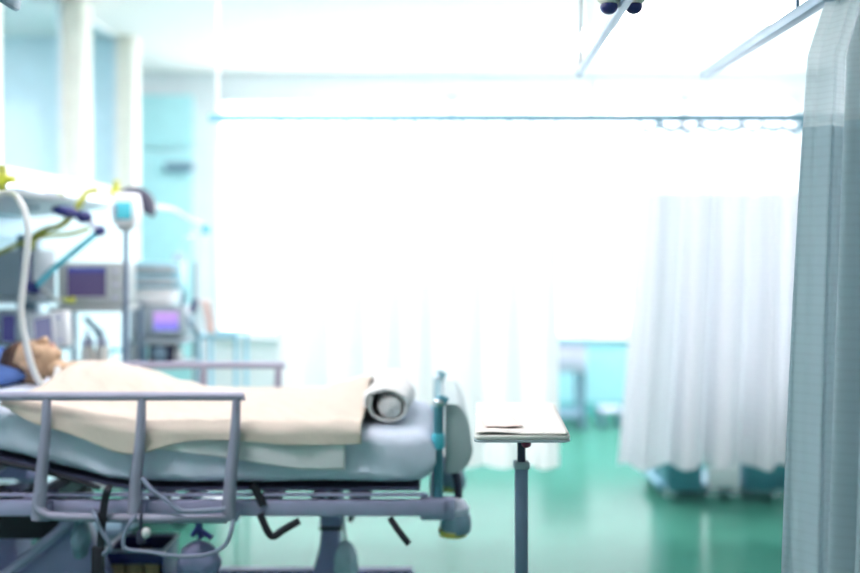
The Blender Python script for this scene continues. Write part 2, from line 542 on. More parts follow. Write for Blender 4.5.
rb = thing('curtain_rail', 'long blue-grey curtain rail running across the ward in front of the windows', 'curtain rail', (0.5, 5.5, ZR - 0.02))
part(rb, 'track', B().span(-1.25, 2.6, 5.482, 5.518, ZR - 0.022, ZR + 0.022, 0.004), M['railpale'])
for x in (-1.2, 0.85, 2.55):
    part(rb, 'hanger', B().bar((x, 5.5, ZR), (x, 5.5, ZC), 0.007).lathe((x, 5.5, ZC - 0.012), [(0.03, 0), (0.03, 0.012)], 16), M['white'])
rr = thing('curtain_rail', 'pale straight curtain rail ending at upper right, carrying the nearest curtain', 'curtain rail', (1.11, 3, ZR))
part(rr, 'track', B().span(1.092, 1.128, 1.9, 4.13, ZR - 0.017, ZR + 0.017, 0.004), M['rail'])
part(rr, 'end_cap', B().span(1.09, 1.13, 4.12, 4.135, ZR - 0.018, ZR + 0.018, 0.004), M['white'])
for y in (3.07, 2.0):
    part(rr, 'hanger', B().bar((1.11, y, ZR), (1.11, y, ZC), 0.006).lathe((1.11, y, ZC - 0.012), [(0.03, 0), (0.03, 0.012)], 16), M['poleblue'])
rl = thing('curtain_rail', 'pale straight rail at top right of centre with nothing hanging on it', 'curtain rail', (0.585, 3, ZR))
part(rl, 'track', B().bar((0.523, 2.0, ZR), (0.588, 4.10, ZR), 0.016, 0.016, 16), M['rail'])
part(rl, 'end_cap', B().bar((0.5874, 4.09, ZR), (0.588, 4.11, ZR), 0.019, 0.019, 16), M['white'])
for x, y in ((0.587, 4.06), (0.526, 2.1)):
    part(rl, 'hanger', B().bar((x, y, ZR), (x, y, ZC), 0.008).lathe((x, y, ZC - 0.012), [(0.03, 0), (0.03, 0.012)], 16)
         .lathe((x, y, ZR + 0.012), [(0.016, 0), (0.016, 0.03), (0.008, 0.045)], 12), M['white'])

# two small drop spotlights
def spot(px, py, Y, label):
    p = at(px, py, Y)
    t = thing('spotlight', label, 'spotlight', p, 'ceiling spotlights')
    part(t, 'housing', B().lathe(p, [(0.022, 0.006), (0.036, 0.02), (0.04, 0.07), (0.034, 0.1), (0.01, 0.12)], 20), M['cream'], 'cream housing')
    part(t, 'lens', B().ball(p, (0.026, 0.026, 0.022)), M['navy'], 'dark blue round lens')
    part(t, 'stem', B().bar(p + Vector((0, 0, 0.11)), (p.x, p.y, ZC), 0.008).lathe((p.x, p.y, ZC - 0.015), [(0.04, 0), (0.04, 0.015)], 16), M['white'])
    return t


spot(609, 7, 2.95, 'small dark-lensed spotlight at top edge, left of the bare rail')
spot(634, 7, 3.0, 'small dark-lensed spotlight at top edge, right of the bare rail')

# corner of a blue-grey ceiling-hung lamp at the top left
c0 = at(-12, -14, 3.2)
t = thing('surgical_lamp', 'blue-grey slanted lamp rim cut off by the top left corner', 'lamp', c0)
part(t, 'shade', B().lathe(c0, [(0.05, 0.07), (0.09, 0.05), (0.115, 0.0), (0.11, -0.012), (0.02, -0.006)], 28, RY(38)), M['slate'])
part(t, 'stem', B().tube([c0 + Vector((0.03, 0, 0.05)), c0 + Vector((0.0, 0, 0.3)), (c0.x, c0.y, ZC)], 0.02), M['white'])

# ================================================================== hospital bed
YNR, YFR = 3.65, 4.62           # near and far side rails
BX0, BX1 = -2.2, 0.0


def mtop(x):                     # top of the mattress
    return 0.872 + (0.24 * max(0.0, -1.18 - x) if x < -1.18 else 0.0)


def smooth_rise(x):              # soft start of the raised back
    e = 0.12
    d = -1.15 - x
    if d <= -e: return 0.0
    if d < e: return 0.24 * (d + e) ** 2 / (4 * e)
    return 0.24 * d


def mtop(x): return 0.872 + smooth_rise(x)


bed = thing('hospital_bed', 'wheeled hospital bed with grey-blue metal frame and raised side rails, patient lying in it', 'bed', (-1.1, 4.15, 0))


def mattress_shell(u, v):
    # u along the bed, v around the cross section
    x = BX0 + (BX1 - BX0) * u
    end = min(1.0, (BX1 - x) / 0.10, (x - BX0) / 0.06)
    end = math.sqrt(max(0.0, 1 - (1 - max(end, 0)) ** 2))
    a = 2 * math.pi * v
    ca, sa = math.cos(a), math.sin(a)
    e = 0.32
    hy = 0.43 * (abs(ca) ** e) * (1 if ca >= 0 else -1)
    hz = 0.105 * (abs(sa) ** e) * (1 if sa >= 0 else -1) * (0.25 + 0.75 * end)
    wr = 0.007 * noise.noise((x * 7, hy * 3, hz * 16)) + 0.007 * noise.noise((x * 5 + hz * 14, hz * 9, 5)) + 0.005 * noise.noise((x * 17 + hz * 25, hy * 3, 2))
    return Vector((x, 4.15 + hy * (0.97 + 0.03 * end) - wr * (1 if ca < 0 else -1) * 2.0, 0.767 + hz + smooth_rise(x)))


part(bed, 'mattress', B().grid(mattress_shell, 120, 64), M['mattress'], 'grey-blue sheeted mattress')
pf = []
for i in range(25):
    x = BX0 + (BX1 - 0.06 - BX0) * i / 24
    pf.append((x, 0.655 + smooth_rise(x)))
poly = pf + [(x, z - 0.012) for x, z in reversed(pf)]
part(bed, 'mattress_platform', B().prism(poly, 3.735, 4.565, 'Y'), M['platform'])
ZB = 0.585
for y, nm in ((3.73, 'near'), (4.57, 'far')):
    part(bed, 'side_beam', B().span(-2.25, 0.03, y - 0.02, y + 0.02, 0.553, 0.612, 0.008), M['bedmetal'])
    part(bed, 'upper_beam', B().span(-2.2, -0.03, y - 0.012, y + 0.012, 0.624, 0.636, 0.004), M['bedmetal'])
for x in (-2.2, -1.55, -0.95, -0.45, 0.0):
    part(bed, 'cross_bar', B().span(x - 0.025, x + 0.025, 3.74, 4.56, 0.56, 0.60, 0.006), M['bedmetal'])
for x in (-1.9, -1.45, -1.05, -0.62, -0.28):
    part(bed, 'platform_bracket', B().span(x - 0.03, x + 0.03, 3.76, 4.54, 0.59, 0.64), M['platform'])

# side rails
for y in (YNR, YFR):
    top = part(bed, 'side_rail', B().tube([(-2.1, y, 0.93), (-2.085, y, 1.0), (-2.04, y, 1.009), (-1.4, y, 1.009), (-0.78, y, 1.009), (-0.705, y, 1.006)], 0.0165, 12, 6), M['railmetal'])
    for i, x in enumerate((-1.42, -1.073, -0.728)):
        part(top, 'rail_post', B().tube([(x, y, 1.005), (x - 0.006, y, 0.86), (x - 0.022, y, 0.70), (x - 0.03, y, 0.56)], (0.015, 0.027), 12, 4), M['railmetal'])
    part(top, 'rail_post', B().tube([(-1.95, y, 1.005), (-1.96, y, 0.86), (-1.99, y, 0.56)], (0.015, 0.027), 12, 4), M['railmetal'])
    part(top, 'lower_bar', B().tube([(-1.448, y - 0.01, 0.66), (-1.452, y - 0.012, 0.615), (-1.43, y - 0.014, 0.588), (-1.37, y - 0.014, 0.574), (-1.1, y - 0.014, 0.568), (-0.76, y - 0.014, 0.566)], 0.017, 12, 6), M['railmetal'])
    for x in (-1.45, -1.1, -0.757):
        sgn = 1 if y < 4 else -1
        part(top, 'rail_clamp', B().span(x - 0.03, x + 0.03, min(y + sgn * 0.02, y + sgn * 0.062), max(y + sgn * 0.02, y + sgn * 0.062), 0.545, 0.615, 0.008), M['bedmetal'])

# foot end: posts, bulging board, bumper
bz0 = zat(474, 3.8)
side = [(0.035, bz0)]
for k in range(15):
    a = -math.pi / 2 + math.pi * 0.93 * k / 14
    side.append((0.064 + 0.078 * math.cos(a) * (1.0 if a < 0 else 0.92), bz0 + 0.105 + (0.105 if a < 0 else 0.165) * math.sin(a)))
side.append((0.035, bz0 + 0.268))
part(bed, 'foot_board', B().prism(side, 3.80, 4.50, 'Y', 0.008), M['board'], 'grey-green bulging foot board')
for y in (3.785, 4.515):
    p = part(bed, 'end_post', B().tube([(0.008, y, 0.56), (0.008, y, 0.75), (0.010, y, 0.955), (0.022, y, 0.975), (0.04, y, 0.965)], 0.019, 12, 5), M['tealmetal'])
    part(p, 'post_cap', B().ball((0.012, y, 0.965), (0.026, 0.024, 0.022)), M['chrome'])
    part(p, 'post_collar', B().lathe((0.008, y, 0.79), [(0.02, 0), (0.024, 0.01), (0.024, 0.05), (0.02, 0.06)], 16), M['cyan'])
part(bed, 'push_bar', B().bar((0.01, 3.79, 0.955), (0.01, 4.51, 0.955), 0.012), M['tealmetal'])
for y in (3.86, 4.44):
    part(bed, 'foot_strut', B().tube([(0.065, y, bz0 + 0.02), (0.085, y, 0.64), (0.085, y, 0.58)], 0.016, 10, 4), M['dark'])
for y in (3.80, 4.50):
    b_ = part(bed, 'corner_bumper', B().lathe((0.075, y, 0.497), [(0.03, -0.03), (0.055, -0.025), (0.06, 0.0), (0.055, 0.04), (0.04, 0.055)], 24), M['slate'])
    part(b_, 'bumper_cover', B().lathe((0.075, y, 0.545), [(0.05, 0.0), (0.052, 0.02), (0.035, 0.045), (0.01, 0.055)], 24), M['lilac'])
    part(b_, 'bumper_label', B().lathe((0.065, y, 0.459), [(0.02, -0.006), (0.052, 0), (0.058, 0.022), (0.04, 0.026)], 24), M['label'], 'dull yellow bumper label')
for y in (3.74, 4.50):
    part(bed, 'end_bracket', B().span(-0.06, 0.07, y, y + 0.06, 0.53, 0.61, 0.008), M['bedmetal'])

# lifting columns, base, casters
for x in (-0.43, -1.75):
    c = part(bed, 'lift_column', B().prism([(x - 0.075, 0.16), (x + 0.075, 0.16), (x + 0.06, 0.24), (x + 0.035, 0.33), (x + 0.035, 0.40), (x - 0.04, 0.40), (x - 0.045, 0.33), (x - 0.07, 0.24)], 4.07, 4.23, 'Y', 0.01), M['violet'])
    part(c, 'column_sleeve', B().span(x - 0.045, x + 0.042, 4.08, 4.22, 0.408, 0.56, 0.01), M['violet'])
    part(c, 'column_ring', B().span(x - 0.047, x + 0.045, 4.075, 4.225, 0.398, 0.412, 0.003), M['black'])
    part(c, 'motor_block', B().span(x - 0.07, x + 0.03, 3.98, 4.07, 0.50, 0.57, 0.01), M['black'])
    part(c, 'ram', B().tube([(x + 0.085, 4.1, 0.56), (x + 0.09, 4.1, 0.47), (x + 0.075, 4.1, 0.43)], 0.012, 10, 4), M['dark'])
bc = part(bed, 'base_frame', B().span(-2.1, -0.1, 3.82, 3.88, 0.085, 0.125, 0.01).span(-2.1, -0.1, 4.42, 4.48, 0.085, 0.125, 0.01)
          .span(-0.50, -0.36, 3.85, 4.45, 0.085, 0.165, 0.01).span(-1.82, -1.68, 3.85, 4.45, 0.085, 0.165, 0.01), M['violet'])
for x in (-2.02, -0.16):
    for y in (3.85, 4.45):
        caster(bed, (x, y, 0), 0.034)
# sloping actuator housing seen under the head end
part(bed, 'actuator_housing', B().prism([(-1.83, 0.21), (-1.55, 0.35), (-1.46, 0.50), (-1.40, 0.52), (-1.30, 0.30), (-1.26, 0.17), (-1.80, 0.17)], 3.90, 4.00, 'Y', 0.015), M['violet'])
part(bed, 'actuator_arm', B().tube([(-1.72, 3.86, 0.24), (-1.40, 3.86, 0.50), (-1.32, 3.86, 0.56)], 0.022, 10, 0), M['bedmetal'])
part(bed, 'head_board', B().span(-2.34, -2.27, 3.78, 4.52, 0.60, 1.12, 0.03), M['board'])
part(bed, 'battery_box', B().span(-1.88, -1.47, 3.94, 4.30, 0.40, 0.54, 0.012), M['black'], 'black box under the head end')
# black levers under the frame
part(bed, 'brake_lever', B().tube([at(260, 514, 3.68), at(268, 532, 3.68), at(274, 536, 3.68), at(283, 530, 3.68), at(299, 521, 3.68)], 0.014, 8, 5), M['black'], 'black bent brake lever')
part(bed, 'height_lever', B().tube([at(252, 484, 3.705), at(258, 494, 3.705), at(263, 506, 3.705)], 0.016, 8, 3), M['black'])
part(bed, 'release_lever', B().tube([at(390, 518, 3.70), at(398, 530, 3.68), at(409, 544, 3.66)], 0.012, 8, 3), M['black'])
part(bed, 'power_cable', B().tube([at(-6, 461, 3.7), at(30, 468, 3.69), at(75, 480, 3.69), at(100, 488, 3.69)], 0.010, 8, 4), M['black'])

# black strap hanging down from the frame
st = thing('strap', 'black strap hanging straight down from the bed frame between two rail posts', 'strap', at(100, 640, 3.60))
part(st, 'webbing', B().tube([at(110, 486, 3.705), at(108, 489, 3.60), at(105, 500, 3.60), at(102, 525, 3.60), at(100, 560, 3.60), at(99, 620, 3.60)], 0.014, 8, 5, flat=0.6), M['black'])
part(st, 'buckle', B().box(at(101, 517, 3.60), (0.034, 0.022, 0.03), 0.006).box(at(98, 582, 3.60), (0.045, 0.03, 0.26), 0.01), M['black'])

# ================================================================== pillow, patient, bedding
def pil(u, v):
    a, b = 2 * math.pi * u, math.pi * (v - 0.5)
    cx, cy = math.cos(a) * math.cos(b), math.sin(a) * math.cos(b)
    x = 0.20 * abs(cx) ** 0.55 * (1 if cx > 0 else -1)
    y = 0.33 * abs(cy) ** 0.5 * (1 if cy > 0 else -1)
    z = 0.042 * math.sin(b) * (1 + 0.15 * noise.noise((x * 9, y * 9, 1)))
    dent = 0.026 * math.exp(-((x - 0.05) / 0.11) ** 2 - (y / 0.13) ** 2) if z > 0 else 0
    p = RY(13) @ Vector((x, y, z - dent))
    return Vector((-1.86, 4.13, 0.0)) + p + Vector((0, 0, mtop(-1.86) + 0.03))


solo('pillow', B().grid(pil, 48, 24), M['pillow'], 'blue pillow under the head of the patient', 'pillow')

# --- patient: one continuous skin surface (skin modifier) fused with a modelled head
HX, HYc, HZ = -1.672, 4.13, 1.080


def patient():
    S = {}
    pts = []
    def v(n, x, y, z, r):
        S[n] = len(pts); pts.append(((x, y, z), r))
    zb = mtop
    v('pelvis', -1.00, 4.15, zb(-1.0) + 0.03, (0.125, 0.05))
    v('waist', -1.16, 4.15, zb(-1.16) + 0.05, (0.115, 0.062))
    v('chest', -1.32, 4.15, zb(-1.32) + 0.052, (0.135, 0.065))
    v('upper', -1.455, 4.145, zb(-1.455) + 0.06, (0.125, 0.058))
    v('neck', -1.545, 4.135, zb(-1.515) + 0.093, (0.052, 0.052))
    v('head', HX + 0.05, HYc, HZ - 0.01, (0.06, 0.06))
    ed = [('pelvis', 'waist'), ('waist', 'chest'), ('chest', 'upper'), ('upper', 'neck'), ('neck', 'head')]
    for s, n in ((-1, 'n'), (1, 'f')):
        v('sh' + n, -1.47, 4.145 + s * 0.15, zb(-1.47) + 0.055, (0.056, 0.056))
        v('el' + n, -1.17, 4.15 + s * 0.205, zb(-1.17) + 0.03, (0.042, 0.042))
        v('wr' + n, -0.95, 4.15 + s * 0.19, zb(-0.95) + 0.02, (0.028, 0.028))
        v('ha' + n, -0.86, 4.15 + s * 0.18, zb(-0.86) + 0.016, (0.034, 0.022))
        ed += [('upper', 'sh' + n), ('sh' + n, 'el' + n), ('el' + n, 'wr' + n), ('wr' + n, 'ha' + n)]
        for k, (dx, dy) in enumerate(((0.075, -0.026), (0.085, -0.009), (0.08, 0.009), (0.066, 0.025))):
            a = 'f%s%d' % (n, k)
            v(a + 'a', -0.86 + dx * 0.55, 4.15 + s * 0.18 + dy, zb(-0.82) + 0.014, (0.009, 0.009))
            v(a + 'b', -0.86 + dx, 4.15 + s * 0.18 + dy, zb(-0.8) + 0.006, (0.008, 0.008))
            ed += [('ha' + n, a + 'a'), (a + 'a', a + 'b')]
        v('th' + n, -0.87, 4.15 + s * 0.135, zb(-0.87) + 0.016, (0.010, 0.010))
        v('tt' + n, -0.83, 4.15 + s * 0.128, zb(-0.83) + 0.012, (0.009, 0.009))
        ed += [('wr' + n, 'th' + n), ('th' + n, 'tt' + n)]
        v('hip' + n, -0.96, 4.15 + s * 0.085, 0.872 + 0.025, (0.07, 0.05))
        v('kn' + n, -0.64, 4.15 + s * 0.085, 0.872 + 0.02, (0.045, 0.04))
        v('an' + n, -0.36, 4.15 + s * 0.08, 0.872 + 0.03, (0.033, 0.033))
        v('ft' + n, -0.325, 4.15 + s * 0.085, 0.872 + 0.085, (0.03, 0.022))
        ed += [('pelvis', 'hip' + n), ('hip' + n, 'kn' + n), ('kn' + n, 'an' + n), ('an' + n, 'ft' + n)]
    org = Vector((-1.05, 4.15, 0.872))
    me = bpy.data.meshes.new('person')
    me.from_pydata([Vector(p) - org for p, r in pts], [(S[a], S[b]) for a, b in ed], [])
    o = bpy.data.objects.new('skin_tmp', me); COL.objects.link(o)
    sk = o.modifiers.new('Skin', 'SKIN')
    o.modifiers.new('Sub', 'SUBSURF').levels = 1
    for i, (p, r) in enumerate(pts):
        me.skin_vertices[0].data[i].radius = r
        me.skin_vertices[0].data[i].use_root = (i == 0)
    dg = bpy.context.evaluated_depsgraph_get(); dg.update()
    em = o.evaluated_get(dg).to_mesh()
    b = B(); b.bm.from_mesh(em)
    o.evaluated_get(dg).to_mesh_clear()
    bpy.data.objects.remove(o)
    # head: crown towards -X, face up (+Z), in local axes
    tilt = RY(10)
    def hp(x, y, z): return Vector((HX, HYc, HZ)) - org + tilt @ Vector((x, y, z))
    h = B()
    h.ball(hp(-0.01, 0, -0.01), (0.098, 0.074, 0.088), 28, 18, tilt)
    h.ball(hp(0.055, 0, 0.028), (0.062, 0.054, 0.058), 24, 14, tilt)      # jaw
    h.ball(hp(0.098, 0, 0.050), (0.022, 0.026, 0.024), 16, 10, tilt)     # chin
    h.ball(hp(-0.012, 0, 0.07), (0.026, 0.052, 0.018), 16, 10, tilt)     # brow
    h.bar(hp(0.005, 0, 0.078), hp(0.047, 0, 0.105), 0.010, 0.015)        # nose
    h.ball(hp(0.045, 0, 0.096), (0.014, 0.018, 0.014), 12, 8)
    for s in (-1, 1):
        h.ball(hp(0.008, 0.032 * s, 0.070), (0.012, 0.016, 0.012), 12, 8)    # closed eyes
        h.ball(hp(0.03, 0.046 * s, 0.05), (0.03, 0.022, 0.028), 14, 8)       # cheeks
        h.ball(hp(0.012, 0.076 * s, -0.012), (0.032, 0.010, 0.018), 14, 8, tilt)  # ears
    h.ball(hp(0.070, 0, 0.081), (0.007, 0.024, 0.009), 14, 8)             # lips
    h.ball(hp(0.080, 0, 0.078), (0.007, 0.021, 0.009), 14, 8)
    me2 = bpy.data.meshes.new('h'); h.bm.to_mesh(me2); h.bm.free()
    b.bm.from_mesh(me2); bpy.data.meshes.remove(me2)
    me3 = bpy.data.meshes.new('person')
    b.bm.to_mesh(me3); b.bm.free()
    me3.materials.append(M['skin'])
    o = bpy.data.objects.new('person', me3); COL.objects.link(o)
    o.location = org
    ORG[o.name] = org
    rm = o.modifiers.new('Remesh', 'REMESH'); rm.mode = 'VOXEL'; rm.voxel_size = 0.005; rm.use_smooth_shade = True
    sm = o.modifiers.new('Smooth', 'SMOOTH'); sm.iterations = 1
    o['label'] = 'person lying on their back under a cream blanket, shoulders bare'
    o['category'] = 'person'
    hb = B()
    rr_ = RY(10)
    def hv(u, v):
        a = 2 * math.pi * u; bb = math.pi * (v - 0.5)
        n = Vector((math.cos(a) * math.cos(bb), math.sin(a) * math.cos(bb), math.sin(bb)))
        return n
    # cap of hair round the crown and back of the head
    def cap(u, v):
        th = v * 1.75; ph = 2 * math.pi * u
        n = Vector((-math.cos(th), math.sin(th) * math.cos(ph), math.sin(th) * math.sin(ph)))
        k = 1.09 + 0.05 * noise.noise(n * 6)
        if n.z > 0.1 and n.x > -0.35: k = 0.93
        return Vector((HX, HYc, HZ)) + rr_ @ Vector((-0.012 + n.x * 0.102 * k, n.y * 0.077 * k, -0.012 + n.z * 0.09 * k))
    hb.grid(cap, 48, 20)
    part(o, 'hair', hb, M['hair'], 'dark brown hair')
    W = lambda x, y, z: Vector((HX, HYc, HZ)) + rr_ @ Vector((x, y, z))
    part(o, 'lips', B().ball(W(0.070, 0, 0.085), (0.006, 0.024, 0.007), 14, 8, rr_).ball(W(0.080, 0, 0.083), (0.006, 0.021, 0.007), 14, 8, rr_), M['lips'], 'closed pink lips')
    for sd in (-1, 1):
        part(o, 'eyebrow', B().tube([W(-0.010, 0.016 * sd, 0.0885), W(-0.014, 0.034 * sd, 0.086), W(-0.008, 0.052 * sd, 0.077)], 0.0035, 8, 4), M['hair'])
        part(o, 'eyelashes', B().tube([W(0.014, 0.020 * sd, 0.081), W(0.018, 0.033 * sd, 0.081), W(0.013, 0.046 * sd, 0.076)], 0.0018, 8, 4), M['hair'])
    return o


person = patient()

# --- sheets
sil = [(-1.66, 0.0), (-1.56, 0.05), (-1.50, 0.085), (-1.44, 0.10), (-1.37, 0.115), (-1.28, 0.118), (-1.18, 0.112), (-1.08, 0.085), (-0.94, 0.052),
       (-0.8, 0.042), (-0.62, 0.045), (-0.5, 0.055), (-0.38, 0.085), (-0.30, 0.105), (-0.24, 0.10), (-0.18, 0.08), (-0.05, 0.03)]


def hs(x):
    for (a, za), (b, zb) in zip(sil, sil[1:]):
        if a <= x <= b:
            t = (x - a) / (b - a); t = t * t * (3 - 2 * t)
            return za + (zb - za) * t
    return 0.0


def drape(x0f, x1f, near_hang, far_hang, off, seed, nu=110, nv=90, wr=1.0, bulk=1.0):
    """cloth over the patient: along X (u) and from the far edge, over, and down the near side (v)"""
    ynear, yfar = 3.712 - off, 4.592 + off
    ed = 0.035
    arc = ed * math.pi / 2
    flat = yfar - ynear - 2 * ed
    def f(u, v):
        nh = max(0.004, near_hang(u) - 0.015)
        # equal share of the rows for each stretch keeps the folds clean
        if v < 0.12:
            t = v / 0.12; y, dz = yfar, -ed - far_hang * (1 - t)
        elif v < 0.2:
            a = (v - 0.12) / 0.08 * math.pi / 2
            y, dz = yfar - ed + ed * math.cos(a), -ed + ed * math.sin(a)
        elif v < 0.75:
            t = (v - 0.2) / 0.55; y, dz = yfar - ed - flat * t, 0.0
        elif v < 0.85:
            a = (v - 0.75) / 0.10 * math.pi / 2
            y, dz = ynear + ed - ed * math.sin(a), -ed + ed * math.cos(a)
        else:
            t = (v - 0.85) / 0.15; y, dz = ynear, -ed - nh * t
        yy = min(max((y - ynear) / (yfar - ynear), 0), 1)
        x = x0f(yy) + (x1f(yy) - x0f(yy)) * u
        g = math.exp(-abs((y - 4.15) / 0.255) ** 2.6)
        z = mtop(x) + off + hs(x) * g * bulk + dz
        nz = 0.010 * noise.noise((x * 6, y * 4, seed)) + 0.006 * noise.noise((x * 14 + y * 9, y * 6, seed + 3))
        side = min(1.0, max(0.0, -dz / ed))
        fold_ = 0.007 * side * (1 + noise.noise((x * 9, seed, 0.3)) + 0.6 * math.sin(x * 21 + z * 14 + seed))
        y += fold_ * (-1 if y < 4 else 1)
        z += wr * abs(nz) * (1 - side)
        return Vector((x, y, z))
    return B().grid(f, nu, nv)


def solid(o, t):
    m = o.modifiers.new('Thick', 'SOLIDIFY'); m.thickness = t; m.offset = 0
    return o


o = solo('bed_sheet', drape(lambda t: -1.38, lambda t: -0.335 - 0.06 * t, lambda u: 0.02 + 0.115 * min(1, u / 0.85) ** 1.2, 0.10, 0.014, 4.0), M['palesheet'],
         'pale grey sheet showing below the cream blanket along the near mattress side', 'sheet')
solid(o, 0.004)
o = solo('blanket', drape(lambda t: -1.60 + 0.19 * t ** 0.6, lambda t: -0.275 + 0.01 * t,
                          lambda u: 0.045 + 0.012 * math.sin(9 * u) + (0.05 * math.exp(-((u - 0.36) / 0.12) ** 2) - 0.03 * math.exp(-(u / 0.06) ** 2)), 0.14, 0.030, 1.0), M['blanket'],
         'cream blanket covering the patient from chest to feet', 'blanket')
solid(o, 0.012)

# rolled end of the grey top sheet beyond the feet
def roll(u, v):
    y = 3.83 + 0.62 * v
    th = u * 2 * math.pi * 1.12 + 2.5
    r = 0.060 + 0.017 * u
    r *= 1 + 0.12 * noise.noise((math.cos(th) * 1.3, math.sin(th) * 1.3, y * 3))
    k = 1 - 0.10 * math.exp(-((v) / 0.06) ** 2) - 0.2 * math.exp(-((1 - v) / 0.08) ** 2)
    x = -0.187 + 1.22 * r * math.cos(th) * k + 0.02 * noise.noise((y * 4, 0, 3))
    z = 0.872 + 0.074 + 0.95 * r * math.sin(th) * k
    return Vector((x, y, z))


def roll_core(u, v):
    th = 2 * math.pi * u
    e = max(0.0, math.sin(math.pi * v)) ** 0.25
    r = 0.060 * e * (1 + 0.13 * noise.noise((math.cos(th) * 1.5, math.sin(th) * 1.5, v * 3)))
    y = 3.825 + 0.60 * v
    return Vector((-0.172 + 1.12 * r * math.cos(th), y, 0.872 + 0.064 + 0.95 * r * math.sin(th)))


o = solo('rolled_sheet', B().grid(roll, 80, 36).grid(roll_core, 40, 40), M['greysheet'], 'grey sheet rolled up beyond the feet at the foot of the bed', 'sheet')
solid(o, 0.012)

# ================================================================== overbed table with papers
TZ = 0.977
q = [Vector((0.115, 3.05)), Vector((0.412, 3.05)), Vector((0.437, 3.69)), Vector((0.152, 3.69))]
ot = thing('overbed_table', 'narrow overbed table on one square column beside the foot of the bed', 'table', (0.28, 3.36, 0))


def quad(z0, z1, grow=0.0, bevel=0.006, qq=q):
    c = sum(qq, Vector((0, 0))) / 4
    pts = [(p + (p - c).normalized() * grow) for p in qq]
    # rounded corners
    out = []
    for i, p in enumerate(pts):
        a = (pts[i - 1] - p).normalized(); b = (pts[(i + 1) % 4] - p).normalized()
        r = 0.03
        for k in range(5):
            t = k / 4
            out.append(tuple((p + a * r) * (1 - t) ** 2 + p * 2 * t * (1 - t) + (p + b * r) * t ** 2))
    return B().prism(out, z0, z1, 'Z', bevel)


part(ot, 'tabletop', quad(TZ - 0.014, TZ, 0.0), M['tabletop'], 'pale narrow tabletop')
part(ot, 'edge_band', quad(TZ - 0.021, TZ - 0.014, 0.001, 0.002), M['greyp'])
cx_, cy_ = 0.285, 3.34
part(ot, 'support_plate', B().span(cx_ - 0.07, cx_ + 0.07, 3.18, 3.55, TZ - 0.045, TZ - 0.03, 0.004), M['dark'])
col_ = part(ot, 'column', B().span(cx_ - 0.021, cx_ + 0.021, cy_ - 0.021, cy_ + 0.021, 0.09, 0.835, 0.005), M['poleblue'])
part(col_, 'inner_column', B().span(cx_ - 0.013, cx_ + 0.013, cy_ - 0.013, cy_ + 0.013, 0.83, TZ - 0.043, 0.003), M['dark'])
part(col_, 'collar', B().span(cx_ - 0.026, cx_ + 0.026, cy_ - 0.026, cy_ + 0.026, 0.815, 0.838, 0.004), M['greyp'])
part(ot, 'release_knob', B().ball((cx_, 3.16, TZ - 0.045), (0.016, 0.02, 0.014)).bar((cx_, 3.17, TZ - 0.04), (cx_, 3.22, TZ - 0.037), 0.006), M['red'], 'dark red release knob')
part(ot, 'base', B().span(cx_ - 0.03, cx_ + 0.03, 3.0, 3.66, 0.085, 0.115, 0.01).span(cx_ - 0.18, cx_ + 0.18, 2.98, 3.03, 0.085, 0.115, 0.01).span(cx_ - 0.18, cx_ + 0.18, 3.63, 3.68, 0.085, 0.115, 0.01), M['poleblue'])
for x in (cx_ - 0.155, cx_ + 0.155):
    for y in (3.005, 3.655):
        caster(ot, (x, y, 0), 0.035)


def sheet(x0, x1, y0, y1, z, rz, curl, seed):
    c = Vector(((x0 + x1) / 2, (y0 + y1) / 2, z)); r = RZ(rz)
    def f(u, v):
        p = Vector(((u - 0.5) * (x1 - x0), (v - 0.5) * (y1 - y0), 0))
        w = curl * (0.5 + 0.5 * math.sin(6 * u + seed)) * (1 - v) ** 3 + 0.002 * (1 + noise.noise((u * 3, v * 3, seed)))
        return c + r @ p + Vector((0, 0, w))
    return B().grid(f, 16, 16)


o = solo('paper_chart', sheet(0.135, 0.42, 3.06, 3.66, TZ + 0.001, -2.5, 0.006, 0.4), M['paper'], 'large cream paper sheet covering the overbed tabletop', 'paper'); solid(o, 0.002)
o = solo('paper_note', sheet(0.145, 0.26, 3.14, 3.40, TZ + 0.009, 6, 0.003, 2.0), M['pink'], 'small pinkish paper lying on the left of the cream sheet', 'paper'); solid(o, 0.0015)

# ================================================================== wall service panel above the bed head
SX = -1.80
sp = thing('service_panel', 'white bedhead service duct running along the left wall under the windows', 'service panel', (-2.1, 4.5, 1.70))
part(sp, 'duct', B().prism([(XL, 1.74), (XL + 0.14, 1.74), (SX, 1.79), (SX, 1.885), (SX - 0.06, 1.905), (XL, 1.905)], 3.3, 5.62, 'Y', 0.006), M['white'])
part(sp, 'underside_trim', B().prism([(XL + 0.02, 1.725), (XL + 0.14, 1.725), (SX - 0.012, 1.776), (SX - 0.012, 1.79), (XL + 0.02, 1.742)], 3.32, 5.6, 'Y'), M['greyp'], 'grey underside')
part(sp, 'fascia', B().span(XL, XL + 0.05, 3.3, 5.62, 1.60, 1.725, 0.006), M['lightblue'])
for y in (4.35, 4.95, 5.35):
    part(sp, 'gas_outlet', B().lathe((-2.0, y, 1.744), [(0.035, 0.0), (0.035, 0.012), (0.02, 0.03)], 16), M['slate'])
part(sp, 'equipment_rail', B().span(SX - 0.005, SX + 0.012, 3.35, 5.58, 1.80, 1.825, 0.003), M['chrome'])


